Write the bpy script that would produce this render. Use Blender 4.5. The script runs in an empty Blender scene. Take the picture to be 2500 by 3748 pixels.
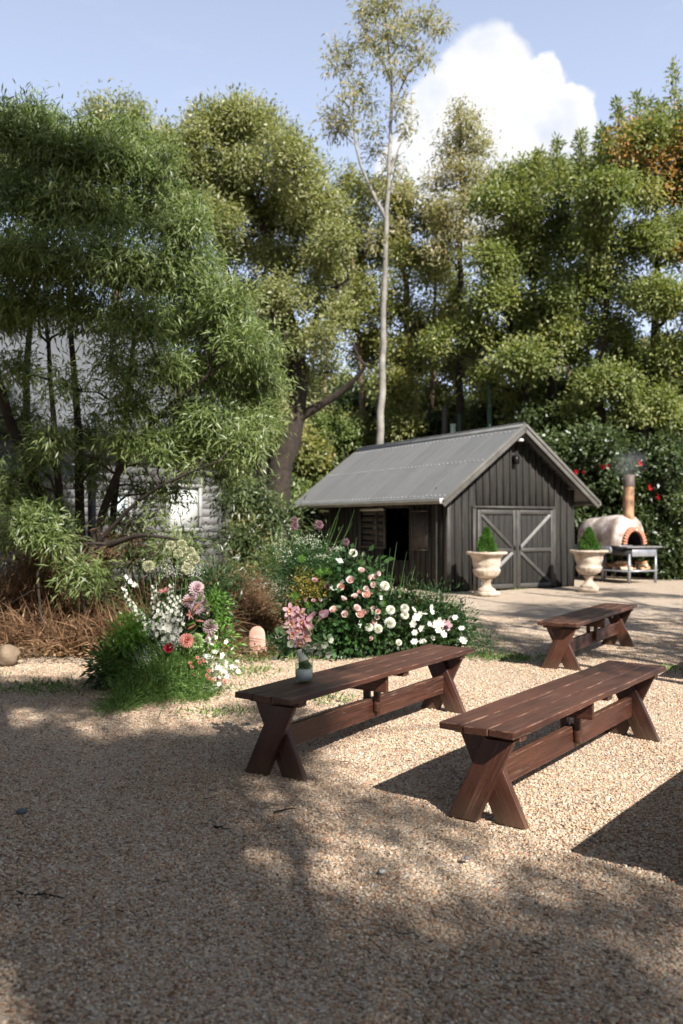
import bpy, math, random
import numpy as np
from mathutils import Vector, Matrix
R_ = math.radians
rng = np.random.default_rng(11)
random.seed(5)
scene = bpy.context.scene
COL = scene.collection

# ------------------------------------------------------------------ camera
cam_d = bpy.data.cameras.new('camera'); cam = bpy.data.objects.new('camera', cam_d); COL.objects.link(cam)
cam_d.sensor_fit = 'VERTICAL'; cam_d.sensor_height = 36.0; cam_d.sensor_width = 24.0
cam_d.lens = 30.78; cam_d.shift_y = 40/3748; cam_d.clip_start = 0.05; cam_d.clip_end = 900
cam.location = (0, 0, 1.5); cam.rotation_euler = (R_(90), 0, 0)
cam_d.dof.use_dof = True; cam_d.dof.focus_distance = 5.4; cam_d.dof.aperture_fstop = 2.2
scene.camera = cam
# ------------------------------------------------------------------ light
SUN = Vector((0.392, -0.690, 0.606)).normalized()       # towards the sun
sd = bpy.data.lights.new('sun', 'SUN'); sd.energy = 5.0; sd.angle = R_(0.55); sd.color = (1.0, 0.95, 0.87)
so = bpy.data.objects.new('sun', sd); COL.objects.link(so)
so.rotation_euler = SUN.to_track_quat('Z', 'Y').to_euler(); so.location = (6, -10, 14)
world = bpy.data.worlds.new('World'); scene.world = world; world.use_nodes = True
scene.view_settings.view_transform = 'Standard'; scene.view_settings.look = 'None'
scene.view_settings.exposure = 1.02; scene.view_settings.gamma = 1.0
scene.view_settings.use_curve_mapping = False
scene.cycles.use_denoising = True
scene.cycles.max_bounces = 6; scene.cycles.diffuse_bounces = 3; scene.cycles.glossy_bounces = 2
scene.cycles.transmission_bounces = 5; scene.cycles.transparent_max_bounces = 28; scene.cycles.volume_bounces = 0
scene.cycles.sample_clamp_indirect = 6.0
scene.cycles.use_adaptive_sampling = True; scene.cycles.adaptive_threshold = 0.015

FD = 2010.2
def D(u, v, y):
    """a point at depth y, read off the photograph (1568 wide)"""
    return Vector(((u-784)/FD*y, y, 1.5-(v-1200.4)/FD*y))
def G(u, v):
    y = 1.5*FD/(v-1200.4)
    return Vector(((u-784)/FD*y, y, 0))

# ------------------------------------------------------------------ node helpers
class NT:
    def __init__(s, tree): s.t = tree; s.n = tree.nodes; s.l = tree.links
    def new(s, typ, **kw):
        n = s.n.new(typ)
        for k, v in kw.items():
            if k.startswith('i_'): n.inputs[k[2:].replace('_', ' ')].default_value = v
            else: setattr(n, k, v)
        return n
    def link(s, a, b): s.l.new(a, b)
    def val(s, x, sock):
        if hasattr(x, 'node') or hasattr(x, 'is_output'): s.link(x, sock)
        else: sock.default_value = x
    def math(s, op, a, b=None, c=None, clamp=False):
        n = s.n.new('ShaderNodeMath'); n.operation = op; n.use_clamp = clamp
        s.val(a, n.inputs[0])
        if b is not None: s.val(b, n.inputs[1])
        if c is not None: s.val(c, n.inputs[2])
        return n.outputs[0]
    def mix(s, f, a, b, blend='MIX'):
        n = s.n.new('ShaderNodeMix'); n.data_type = 'RGBA'; n.blend_type = blend
        s.val(f, n.inputs[0]); s.val(a, n.inputs[6]); s.val(b, n.inputs[7])
        return n.outputs[2]
    def noise(s, vec, scale, detail=4, rough=.55, out='Fac'):
        n = s.n.new('ShaderNodeTexNoise'); n.inputs['Scale'].default_value = scale
        n.inputs['Detail'].default_value = detail; n.inputs['Roughness'].default_value = rough
        if vec is not None: s.link(vec, n.inputs['Vector'])
        return n.outputs[out]
    def ramp(s, f, stops, interp='LINEAR'):
        n = s.n.new('ShaderNodeValToRGB'); cr = n.color_ramp; cr.interpolation = interp
        while len(cr.elements) < len(stops): cr.elements.new(0.5)
        for e, (p, c) in zip(cr.elements, stops):
            e.position = p; e.color = (c[0], c[1], c[2], 1) if len(c) > 2 else (c[0],)*3+(1,)
        s.link(f, n.inputs[0]); return n.outputs[0]
    def mapping(s, vec, scale=(1, 1, 1), loc=(0, 0, 0)):
        n = s.n.new('ShaderNodeMapping'); n.inputs['Scale'].default_value = scale
        n.inputs['Location'].default_value = loc
        s.link(vec, n.inputs[0]); return n.outputs[0]
def c4(c): return (c[0], c[1], c[2], 1.0)
def new_mat(name):
    m = bpy.data.materials.new(name); m.use_nodes = True
    t = NT(m.node_tree); t.n.clear()
    out = t.n.new('ShaderNodeOutputMaterial'); b = t.n.new('ShaderNodeBsdfPrincipled')
    t.link(b.outputs[0], out.inputs[0])
    return m, t, b, out
def coord(t, kind='Object'):
    n = t.n.new('ShaderNodeTexCoord'); return n.outputs[kind]
def wpos(t): return t.n.new('ShaderNodeNewGeometry').outputs['Position']
def bump(t, h, b, strength=.4, dist=.01):
    n = t.n.new('ShaderNodeBump'); n.inputs['Strength'].default_value = strength
    n.inputs['Distance'].default_value = dist; t.link(h, n.inputs['Height']); t.link(n.outputs[0], b.inputs['Normal'])
MATS = {}
def simple(name, col, rough=.7, var=.25, scale=8, metal=0, spec=.4, bs=.2, bd=.004, space='pos'):
    if name in MATS: return MATS[name]
    m, t, b, o = new_mat(name)
    v = wpos(t) if space == 'pos' else coord(t)
    n = t.noise(v, scale, 6, .6)
    lo = tuple(c*(1-var) for c in col); hi = tuple(min(1, c*(1+var)) for c in col)
    t.link(t.ramp(n, [(.3, lo), (.7, hi)]), b.inputs['Base Color'])
    b.inputs['Roughness'].default_value = rough; b.inputs['Metallic'].default_value = metal
    b.inputs['Specular IOR Level'].default_value = spec
    bump(t, t.noise(v, scale*6, 5), b, bs, bd)
    MATS[name] = m; return m
def leaf_mat(name, cols, trans=.35, rough=.42, spec=.45, tcol=None):
    """cols: stops over the per-leaf attribute tint"""
    if name in MATS: return MATS[name]
    m, t, b, o = new_mat(name)
    a = t.n.new('ShaderNodeAttribute'); a.attribute_name = 'tint'
    stops = [(i/(len(cols)-1), c) for i, c in enumerate(cols)]
    cl = t.ramp(a.outputs['Fac'], stops)
    t.link(cl, b.inputs['Base Color']); b.inputs['Roughness'].default_value = rough
    b.inputs['Specular IOR Level'].default_value = spec
    if trans > 0:
        tr = t.n.new('ShaderNodeBsdfTranslucent'); mx = t.n.new('ShaderNodeMixShader')
        t.link(t.mix(1.0, cl, c4(tcol or (1.5, 1.6, .7)), 'MULTIPLY'), tr.inputs[0]); mx.inputs[0].default_value = trans
        t.link(b.outputs[0], mx.inputs[1]); t.link(tr.outputs[0], mx.inputs[2]); t.link(mx.outputs[0], o.inputs[0])
    MATS[name] = m; return m
def petal_mat(name, col, col2=None, trans=.3, rough=.6):
    """colour runs from the throat (attribute tint 0) to the rim (1)"""
    if name in MATS: return MATS[name]
    return leaf_mat(name, [col2 or col, col], trans, rough, .25, (1, 1, 1))

# ------------------------------------------------------------------ world
def build_world():
    t = NT(world.node_tree); t.n.clear()
    out = t.n.new('ShaderNodeOutputWorld'); bg = t.n.new('ShaderNodeBackground')
    sky = t.n.new('ShaderNodeTexSky'); sky.sky_type = 'NISHITA'; sky.sun_disc = False
    sky.sun_elevation = math.asin(SUN.z); sky.sun_rotation = math.atan2(SUN.x, SUN.y)
    sky.air_density = 1.0; sky.dust_density = 1.0; sky.ozone_density = 1.0; sky.altitude = 50
    tc = t.n.new('ShaderNodeTexCoord').outputs['Generated']
    sz_ = t.n.new('ShaderNodeSeparateXYZ'); t.link(tc, sz_.inputs[0])
    hz_ = t.n.new('ShaderNodeMapRange'); t.link(sz_.outputs[2], hz_.inputs['Value'])
    hz_.inputs['From Min'].default_value = 0; hz_.inputs['From Max'].default_value = .95; hz_.inputs['To Min'].default_value = .92; hz_.inputs['To Max'].default_value = .02
    pale = t.mix(hz_.outputs[0], sky.outputs[0], (13.2, 15.4, 20.8, 1))
    # one cumulus low over the trees: a union of soft round puffs in direction space
    nz = t.n.new('ShaderNodeTexNoise'); nz.inputs['Scale'].default_value = 15; nz.inputs['Detail'].default_value = 9
    nz.inputs['Roughness'].default_value = .55
    t.link(tc, nz.inputs['Vector'])
    off = t.n.new('ShaderNodeVectorMath'); off.operation = 'MULTIPLY_ADD'
    t.link(nz.outputs['Color'], off.inputs[0]); off.inputs[1].default_value = (.045,)*3
    t.link(tc, off.inputs[2])
    acc = None
    for (u, v, r) in [(1110, 200, 118), (1050, 250, 105), (1215, 235, 88), (1180, 320, 140), (1030, 350, 120),
                      (1310, 262, 52), (1270, 340, 95), (960, 400, 90), (1110, 430, 130), (1240, 180, 52), (1330, 300, 46), (1215, 400, 80)]:
        d = Vector(((u-784)/FD, 1, (1200.4-v)/FD)); L = d.length; d = d/L + Vector((.0225,)*3)
        n = t.n.new('ShaderNodeVectorMath'); n.operation = 'DISTANCE'; t.link(off.outputs[0], n.inputs[0])
        n.inputs[1].default_value = d
        f = t.math('SUBTRACT', 1.0, t.math('DIVIDE', n.outputs['Value'], 1.13*r/FD/L))
        acc = f if acc is None else t.math('SMOOTH_MAX', acc, f, .12)
    mask = t.n.new('ShaderNodeMapRange'); mask.interpolation_type = 'SMOOTHSTEP'
    mask.inputs['From Min'].default_value = .0; mask.inputs['From Max'].default_value = .18
    t.link(acc, mask.inputs['Value'])
    n2 = t.noise(tc, 9, 5)
    ccol = t.ramp(n2, [(.38, (10.6, 11.3, 12.8)), (.54, (14.2, 14.0, 13.8))])
    # thin high wisps all over the sky
    mp = t.mapping(tc, (2.2, 2.2, 7))
    w = t.math('MULTIPLY', t.ramp(t.noise(mp, 2.6, 7, .6), [(.56, (0, 0, 0)), (.85, (1, 1, 1))]), .35)
    c1 = t.mix(w, pale, (11, 11.4, 13, 1))
    col = t.mix(mask.outputs[0], c1, ccol)
    t.link(col, bg.inputs[0]); bg.inputs[1].default_value = 0.05*.76
    t.link(bg.outputs[0], out.inputs[0])
build_world()

# ------------------------------------------------------------------ mesh builder
class Geo:
    def __init__(s): s.v = []; s.q = []; s.t = []; s.tq = []; s.tt = []; s.n = 0
    def add(s, v, quads=None, tris=None, tint=.5):
        v = np.asarray(v, float).reshape(-1, 3)
        for f, F, T in ((quads, s.q, s.tq), (tris, s.t, s.tt)):
            if f is not None and len(f):
                f = np.asarray(f, int); F.append(f+s.n)
                T.append(np.full(len(f), tint) if np.isscalar(tint) else np.asarray(tint))
        s.v.append(v); s.n += len(v); return s
    def box(s, c, h, rot=None, tint=.5):
        v = np.array([(x, y, z) for x in (-1, 1) for y in (-1, 1) for z in (-1, 1)], float)*np.array(h)
        if rot is not None: v = v@np.array(rot).T
        f = [(0, 1, 3, 2), (4, 6, 7, 5), (0, 4, 5, 1), (2, 3, 7, 6), (0, 2, 6, 4), (1, 5, 7, 3)]
        return s.add(v+np.array(c), f, tint=tint)
    def beam(s, a, b, w, h, up=(0, 0, 1), tint=.5):
        a = Vector(a); b = Vector(b); d = (b-a); L = d.length; d.normalize()
        x = d.cross(Vector(up)).normalized(); z = x.cross(d)
        return s.box((a+b)/2, (w/2, L/2, h/2), Matrix((x, d, z)).transposed(), tint)
    def tube(s, pts, rad, sides=7, tint=.5, cap=False):
        P = np.array([tuple(p) for p in pts], float); n = len(P)
        rad = np.full(n, rad) if np.isscalar(rad) else np.asarray(rad, float)
        T = np.gradient(P, axis=0); T /= np.linalg.norm(T, axis=1)[:, None]+1e-9
        a = np.array([1., 0, 0]) if abs(T[0][0]) < .8 else np.array([0, 1., 0])
        u = np.cross(T, a); u /= np.linalg.norm(u, axis=1)[:, None]+1e-9; w = np.cross(T, u)
        th = np.linspace(0, 2*np.pi, sides, endpoint=False)
        V = P[:, None]+rad[:, None, None]*(np.cos(th)[None, :, None]*u[:, None]+np.sin(th)[None, :, None]*w[:, None])
        i = np.arange(n-1)[:, None]*sides; j = np.arange(sides)[None]; j2 = (j+1) % sides
        Q = np.stack([i+j, i+j2, i+sides+j2, i+sides+j], -1).reshape(-1, 4)
        s.add(V.reshape(-1, 3), Q, tint=tint)
        if cap:
            for k in (0, n-1):
                tr = [(0, a+1, (a+1) % sides+1) for a in range(sides)]
                s.add(np.vstack([P[k], V[k]]), tris=tr, tint=tint)
        return s
    def lathe(s, prof, seg=24, c=(0, 0, 0), wob=None, tint=.5):
        prof = np.array(prof, float); th = np.linspace(0, 2*np.pi, seg, endpoint=False)
        r = prof[:, 0][:, None]*np.ones(seg)[None]
        if wob is not None: r = wob(r, prof[:, 1][:, None], th[None])
        V = np.stack([r*np.cos(th), r*np.sin(th), prof[:, 1][:, None]+0*r], -1)+np.array(c)
        n = len(prof); i = np.arange(n-1)[:, None]*seg; j = np.arange(seg)[None]; j2 = (j+1) % seg
        return s.add(V.reshape(-1, 3), np.stack([i+j, i+j2, i+seg+j2, i+seg+j], -1).reshape(-1, 4), tint=tint)
    def prism(s, poly, y0, y1, axis='y', tint=.5):
        """polygon in x,z extruded along y"""
        n = len(poly); v = [(p[0], y0, p[1]) for p in poly]+[(p[0], y1, p[1]) for p in poly]
        q = [(i, (i+1) % n, n+(i+1) % n, n+i) for i in range(n)]
        s.add(v, q, tint=tint)
        cx = sum(p[0] for p in poly)/n; cz = sum(p[1] for p in poly)/n
        for y in (y0, y1):
            s.add([(cx, y, cz)]+[(p[0], y, p[1]) for p in poly], tris=[(0, i+1, (i+1) % n+1) for i in range(n)], tint=tint)
        return s
    def leaves(s, P, Dr, N, L, W, tint, bend=.12):
        n = len(P); L = np.broadcast_to(L, (n,))[:, None]; W = np.broadcast_to(W, (n,))[:, None]
        S = np.cross(Dr, N); S /= np.linalg.norm(S, axis=1)[:, None]+1e-9; U = np.cross(S, Dr)
        a = P; b = P+Dr*L*.45+S*W*.5+U*L*bend; c = P+Dr*L; d = P+Dr*L*.45-S*W*.5+U*L*bend
        V = np.stack([a, b, c, d], 1).reshape(-1, 3)
        return s.add(V, np.arange(4*n).reshape(n, 4), tint=tint)
    def mesh(s, name, smooth=False):
        me = bpy.data.meshes.new(name); V = np.vstack(s.v)
        me.vertices.add(len(V)); me.vertices.foreach_set('co', V.ravel())
        q = np.vstack(s.q) if s.q else np.zeros((0, 4), int); t = np.vstack(s.t) if s.t else np.zeros((0, 3), int)
        nl = q.size+t.size; me.loops.add(nl)
        me.loops.foreach_set('vertex_index', np.concatenate([q.ravel(), t.ravel()]).astype(np.int32))
        me.polygons.add(len(q)+len(t))
        st = np.concatenate([np.arange(len(q))*4, q.size+np.arange(len(t))*3]).astype(np.int32)
        me.polygons.foreach_set('loop_start', st)
        tint = np.concatenate(s.tq+s.tt) if (s.tq or s.tt) else np.zeros(0)
        at = me.attributes.new('tint', 'FLOAT', 'FACE'); at.data.foreach_set('value', tint.astype(np.float32))
        if smooth: me.polygons.foreach_set('use_smooth', np.ones(len(q)+len(t), bool))
        me.update(calc_edges=True); me.validate(); return me

def tag(o, label=None, cat=None, group=None, kind=None):
    if label: o['label'] = label
    if cat: o['category'] = cat
    if group: o['group'] = group
    if kind: o['kind'] = kind
    return o
def link(name, me, mat=None, parent=None, loc=(0, 0, 0), rot=(0, 0, 0), scale=None):
    if isinstance(me, Geo): me = me.mesh(name)
    o = bpy.data.objects.new(name, me)
    if mat is not None and len(me.materials) == 0: me.materials.append(mat)
    COL.objects.link(o); o.location = loc; o.rotation_euler = rot
    if scale is not None: o.scale = (scale,)*3 if np.isscalar(scale) else scale
    if parent: o.parent = parent
    return o
def empty(name, loc=(0, 0, 0), rz=0, parent=None):
    o = bpy.data.objects.new(name, None); COL.objects.link(o); o.location = loc; o.rotation_euler = (0, 0, rz)
    o.empty_display_size = .1
    if parent: o.parent = parent
    return o
def copy_tree(o, parent=None):
    c = o.copy(); COL.objects.link(c); c.parent = parent
    for ch in list(o.children): copy_tree(ch, c)
    return c
def bevel(me, w, seg=2):
    import bmesh
    bm = bmesh.new(); bm.from_mesh(me); bmesh.ops.remove_doubles(bm, verts=bm.verts, dist=1e-5)
    bmesh.ops.recalc_face_normals(bm, faces=bm.faces)
    bmesh.ops.bevel(bm, geom=bm.edges[:], offset=w, segments=seg, affect='EDGES', profile=.6, clamp_overlap=True)
    bm.to_mesh(me); bm.free(); return me
def unit(n):
    v = rng.normal(size=(n, 3)); return v/np.linalg.norm(v, axis=1)[:, None]
def nrm(v): return v/(np.linalg.norm(v, axis=-1, keepdims=True)+1e-9)

# ------------------------------------------------------------------ ground
def gravel_shader(name, soil=False):
    m, t, b, o = new_mat(name)
    p = wpos(t)
    vo = t.new('ShaderNodeTexVoronoi'); vo.inputs['Scale'].default_value = 95; vo.inputs['Randomness'].default_value = 1
    t.link(p, vo.inputs['Vector'])
    sep = t.n.new('ShaderNodeSeparateColor'); t.link(vo.outputs['Color'], sep.inputs[0])
    base = t.ramp(sep.outputs[0], [(0, (0.176, 0.132, 0.099)), (0.18, (0.332, 0.253, 0.188)), (0.4, (0.498, 0.400, 0.304)), (0.62, (0.622, 0.517, 0.402)), (0.8, (0.394, 0.243, 0.152)), (0.9, (0.747, 0.662, 0.555)), (1, (0.291, 0.262, 0.237))])
    big = t.noise(p, .9, 5, .6); mid = t.noise(p, 5, 5, .6)
    dust = t.ramp(t.math('ADD', t.math('MULTIPLY', big, .6), t.math('MULTIPLY', mid, .4)), [(.44, (0, 0, 0)), (.62, (1, 1, 1))])
    c = t.mix(t.math('MULTIPLY', dust, .5), base, (.50, .425, .34, 1))
    c = t.mix(t.ramp(t.noise(p, 2.2, 6, .65), [(.5, (0, 0, 0)), (.75, (.45, .45, .45))]), c, (.27, .21, .16, 1))
    t.link(c, b.inputs['Base Color']); b.inputs['Roughness'].default_value = .85
    b.inputs['Specular IOR Level'].default_value = .2
    h = t.math('ADD', t.math('MULTIPLY', vo.outputs['Distance'], -1.0), t.math('MULTIPLY', mid, 1.2))
    bump(t, h, b, .75, .012)
    return m
M_gravel = gravel_shader('gravel')
def soil_mat():
    m, t, b, o = new_mat('forest_soil'); p = wpos(t)
    c = t.ramp(t.noise(p, 14, 8, .7), [(.3, (.035, .022, .013)), (.5, (.10, .062, .034)), (.7, (.20, .125, .065))])
    c = t.mix(t.ramp(t.noise(p, 1.1, 4), [(.45, (0, 0, 0)), (.65, (.6, .6, .6))]), c, (.05, .075, .022, 1))
    t.link(c, b.inputs['Base Color']); b.inputs['Roughness'].default_value = .95
    bump(t, t.noise(p, 30, 8, .7), b, .9, .04); return m
M_soil = soil_mat()
def ground():
    # graded grid: fine where the camera looks
    xs = np.concatenate([np.linspace(-260, -14, 12), np.linspace(-12, 12, 97), np.linspace(14, 260, 12)])
    ys = np.concatenate([np.linspace(-160, -4, 10), np.linspace(-2, 26, 113), np.linspace(30, 420, 16)])
    X, Y = np.meshgrid(xs, ys, indexing='ij')
    Z = .012*np.sin(X*1.7+.6)*np.sin(Y*1.3)+.008*np.sin(X*3.9+Y*2.1)
    Z = np.where((abs(X) < 12) & (Y > -2) & (Y < 26), Z, 0)-.012
    n, k = X.shape; i = np.arange(n-1)[:, None]*k+np.arange(k-1)[None]
    g = Geo().add(np.stack([X, Y, Z], -1), np.stack([i, i+k, i+k+1, i+1], -1).reshape(-1, 4))
    tag(link('ground', g.mesh('ground', True), M_gravel), kind='structure')
ground()
def sheet(name, poly, z, mat, h=.0, sub=24):
    """a low irregular bed with a rounded rim; poly is convex-ish, z at rim"""
    P = np.array(poly, float); c = P.mean(0)
    # resample the outline
    out = []
    for a, b in zip(P, np.roll(P, -1, 0)):
        k = max(2, int(np.linalg.norm(b-a)/.6))
        for i in range(k): out.append(a+(b-a)*i/k+rng.normal(0, .05, 2))
    out = np.array(out); n = len(out); rings = 12; V = []
    for r in range(rings):
        f = 1-r/(rings-1)*.98; q = c+(out-c)*f
        d = np.linalg.norm(out-q, axis=1)
        zz = z+h*(1-np.exp(-d/.35))+rng.normal(0, .012 if h else .002, n)*(r > 0)
        V.append(np.column_stack([q, zz if r else np.full(n, z-.03 if h else z)]))
    V = np.vstack(V); i = np.arange(rings-1)[:, None]*n; j = np.arange(n)[None]; j2 = (j+1) % n
    g = Geo().add(V, np.stack([i+j, i+j2, i+n+j2, i+n+j], -1).reshape(-1, 4))
    return tag(link(name, g.mesh(name, True), mat), kind='structure')
sheet('forest_floor', [(-120, 26), (-16, 24.5), (-6, 22.0), (-3, 25.5), (3, 27), (6.5, 24.3), (9, 23.2), (14, 22.0), (30, 20), (140, 20), (140, 300), (-120, 300)], .012, M_soil)
sheet('garden_bed', [(-20, 6.0), (-5.2, 9.0), (-3.9, 9.55), (-2.6, 10.1), (-1.2, 10.4), (-.5, 10.9), (-.6, 12.2), (-1.2, 13.5), (-2.0, 15), (-3, 17), (-6, 16), (-20, 14)], 0, M_soil, .10)

# pebbles as real stones near the camera
def gravel_stones():
    pts = []
    for y0, y1, dens in ((1.9, 3.6, 6200), (3.6, 5.4, 5200), (5.4, 7.6, 3800), (7.6, 9.3, 2600), (9.3, 11.5, 1500), (11.5, 14., 700)):
        x0 = -.40*y1-.45; x1 = .40*y1+.45
        n = int((y1-y0)*(x1-x0)*dens); x = rng.uniform(x0, x1, n); y = rng.uniform(y0, y1, n)
        k = np.abs(x) < .40*y+.45
        pts.append(np.column_stack([x[k], y[k]]))
    P = np.vstack(pts)
    patch = np.sin(P[:, 0]*2.3+1)*np.sin(P[:, 1]*1.9+.4)+.6*np.sin(P[:, 0]*5+P[:, 1]*3)
    P = P[~((P[:, 1] > 9.6) & (P[:, 0] < -1.2))]; patch = np.sin(P[:, 0]*2.3+1)*np.sin(P[:, 1]*1.9+.4)+.6*np.sin(P[:, 0]*5+P[:, 1]*3)
    P = P[rng.random(len(P)) < np.clip(.95-.22*np.maximum(patch, 0), .45, 1)]
    z = .012*np.sin(P[:, 0]*1.7+.6)*np.sin(P[:, 1]*1.3)+.008*np.sin(P[:, 0]*3.9+P[:, 1]*2.1)-.012
    V = np.column_stack([P, z+rng.uniform(-.001, .0045, len(P))])
    me = bpy.data.meshes.new('gravel_stones'); me.vertices.add(len(V)); me.vertices.foreach_set('co', V.ravel()); me.update()
    m, t, b, o = new_mat('pebble')
    rnd = t.n.new('ShaderNodeObjectInfo').outputs['Random']
    c = t.ramp(rnd, [(0, (0.104, 0.072, 0.054)), (0.1, (0.249, 0.155, 0.099)), (0.25, (0.426, 0.292, 0.193)), (0.42, (0.550, 0.420, 0.295)), (0.58, (0.663, 0.536, 0.402)), (0.7, (0.435, 0.205, 0.108)), (0.78, (0.581, 0.390, 0.242)), (0.88, (0.807, 0.711, 0.591)), (0.95, (0.342, 0.312, 0.277)), (1, (0.581, 0.302, 0.152))])
    t.link(t.mix(t.math('MULTIPLY', t.noise(wpos(t), 160, 3), .35), c, (.35, .27, .2, 1)), b.inputs['Base Color'])
    b.inputs['Roughness'].default_value = .7; b.inputs['Specular IOR Level'].default_value = .3
    ng = bpy.data.node_groups.new('scatter_stones', 'GeometryNodeTree')
    ng.interface.new_socket('Geometry', in_out='INPUT', socket_type='NodeSocketGeometry')
    ng.interface.new_socket('Geometry', in_out='OUTPUT', socket_type='NodeSocketGeometry')
    N = ng.nodes; L = ng.links; gi = N.new('NodeGroupInput'); go = N.new('NodeGroupOutput')
    ico = N.new('GeometryNodeMeshIcoSphere'); ico.inputs['Radius'].default_value = 1; ico.inputs['Subdivisions'].default_value = 1
    sm = N.new('GeometryNodeSetMaterial'); sm.inputs['Material'].default_value = m
    inst = N.new('GeometryNodeInstanceOnPoints')
    rot = N.new('FunctionNodeRandomValue'); rot.data_type = 'FLOAT_VECTOR'
    rot.inputs[0].default_value = (-.5, -.5, 0); rot.inputs[1].default_value = (.5, .5, 6.28)
    sc = N.new('FunctionNodeRandomValue'); sc.data_type = 'FLOAT_VECTOR'
    sc.inputs[0].default_value = (.0052, .0042, .003); sc.inputs[1].default_value = (.0112, .0085, .0062); sc.inputs['Seed'].default_value = 3
    L.new(gi.outputs[0], inst.inputs['Points']); L.new(ico.outputs[0], sm.inputs[0]); L.new(sm.outputs[0], inst.inputs['Instance'])
    L.new(rot.outputs[0], inst.inputs['Rotation']); L.new(sc.outputs[0], inst.inputs['Scale'])
    L.new(inst.outputs[0], go.inputs[0])
    o = bpy.data.objects.new('gravel_stones', me); COL.objects.link(o); me.materials.append(m)
    md = o.modifiers.new('scatter', 'NODES'); md.node_group = ng
    tag(o, 'loose tan, rust and white gravel stones covering the yard', 'gravel', kind='stuff')
gravel_stones()

# ------------------------------------------------------------------ leaf colours
L_willow = leaf_mat('willow_leaf', [(.052, .082, .024), (.105, .148, .045), (.17, .215, .075), (.27, .31, .14)], .36)
L_olive = leaf_mat('olive_leaf', [(0.116, 0.130, 0.056), (0.190, 0.203, 0.089), (0.270, 0.277, 0.128), (0.358, 0.336, 0.178)], .38)
L_gum = leaf_mat('gum_leaf', [(0.154, 0.162, 0.084), (0.231, 0.223, 0.115), (0.308, 0.277, 0.154), (0.400, 0.293, 0.170)], .34)
L_right = leaf_mat('glossy_leaf', [(0.085, 0.114, 0.034), (0.142, 0.177, 0.055), (0.217, 0.239, 0.085), (0.342, 0.319, 0.125)], .38, .45, .4)
L_orange = leaf_mat('autumn_leaf', [(.42, .20, .09), (.52, .28, .13), (.55, .30, .13), (.30, .25, .09)], .4)
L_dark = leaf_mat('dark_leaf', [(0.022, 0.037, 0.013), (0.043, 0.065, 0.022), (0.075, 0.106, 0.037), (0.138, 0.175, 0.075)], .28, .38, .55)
L_yell = leaf_mat('yellowing_leaf', [(0.108, 0.128, 0.041), (0.177, 0.196, 0.064), (0.251, 0.251, 0.091), (0.342, 0.279, 0.103)], .38)
L_fern = leaf_mat('fern_frond', [(0.051, 0.098, 0.025), (0.111, 0.194, 0.052), (0.220, 0.329, 0.109)], .35, .5, .3)
L_blade = leaf_mat('blade_leaf', [(.03, .075, .02), (.055, .12, .03), (.10, .17, .05)], .25, .4, .5)
L_dry = leaf_mat('dry_grass', [(.055, .028, .016), (.125, .068, .038), (.22, .13, .072), (.36, .245, .145)], .2, .7, .2)
L_lime = leaf_mat('lime_leaf', [(.10, .22, .03), (.17, .32, .06)], .35)
BARK_D = simple('dark_bark', (.038, .028, .022), .9, .45, 9, bs=.8, bd=.03)
BARK_B = simple('brown_bark', (.15, .105, .07), .9, .4, 7, bs=.8, bd=.03)
BARK_W = simple('pale_gum_bark', (.22, .205, .185), .8, .45, 2.5, bs=.4, bd=.02)
BARK_G = simple('mossy_bark', (.11, .105, .055), .9, .4, 8, bs=.8, bd=.03)

def limb_pts(a, b, n=6, wob=.08, sag=.0):
    a = np.array(a); b = np.array(b); L = np.linalg.norm(b-a); t = np.linspace(0, 1, n)[:, None]
    P = a+(b-a)*t; w = rng.normal(0, wob*L, (n, 3)); w[0] = 0; w[-1] = 0
    w = w*.5+np.roll(w, 1, 0)*.25; w[0] = 0
    P = P+w; P[:, 2] += np.sin(t[:, 0]*np.pi)*sag*L
    return P
def foliage(g, c, r, tufts, per, leaf, wid, tuft_r, droop=.0, fill=.55, tint=(0, 1), up=.5, tw=None, hub=None, twr=.008):
    """leaf tufts over the shell of an ellipsoid (c, r)"""
    rv = np.array(r, float); rm = float(rv.mean())
    if rm > .75 and tufts >= 24:
        # boughs: flattened clumps with gaps between them
        K = int(min(18, 8+rm*4)); cd = unit(K); cd[:, 2] = np.where(cd[:, 2] < -.5, -cd[:, 2]*.5, cd[:, 2])
        cc = np.array(c)+cd*rng.uniform(fill, 1.0, (K, 1))*rv; cr = rm*rng.uniform(.26, .5, K)
        k = rng.choice(K, tufts, p=cr**2/np.sum(cr**2)); d = unit(tufts)
        tc = cc[k]+d*cr[k][:, None]*rng.uniform(.35, 1.05, (tufts, 1))*np.array([1.1, 1.1, .8]); kt = rng.normal(0, .13, K)[k]
    else:
        d = unit(tufts); d[:, 2] = np.where(d[:, 2] < -.35, -d[:, 2]*.6, d[:, 2]); rr = rng.uniform(fill, 1.06, (tufts, 1))
        tc = np.array(c)+d*rr*rv; kt = 0
    if tw is not None:
        for k in range(0, tufts, 3):
            tw.tube(limb_pts(hub, tc[k], 4, .07), np.linspace(twr*1.6, twr*.45, 4), 4)
    n = tufts*per; idx = np.repeat(np.arange(tufts), per)
    off = rng.normal(size=(n, 3))*tuft_r*.55
    P = tc[idx]+off
    dr = nrm(nrm(off)*.4+d[idx]*.35+unit(n)*.75+np.array([0, 0, -droop]))
    N = nrm(unit(n)*.75+np.array([0, 0, up])+d[idx]*.4+np.array([SUN.x, SUN.y, SUN.z])*.6)
    tn = np.clip((rng.normal(.5, .16, tufts)+kt)[idx]+rng.normal(0, .17, n), 0, 1)*(tint[1]-tint[0])+tint[0]
    g.leaves(P, dr, N, leaf*rng.uniform(.65, 1.3, n), wid*rng.uniform(.7, 1.3, n), tn)

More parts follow.
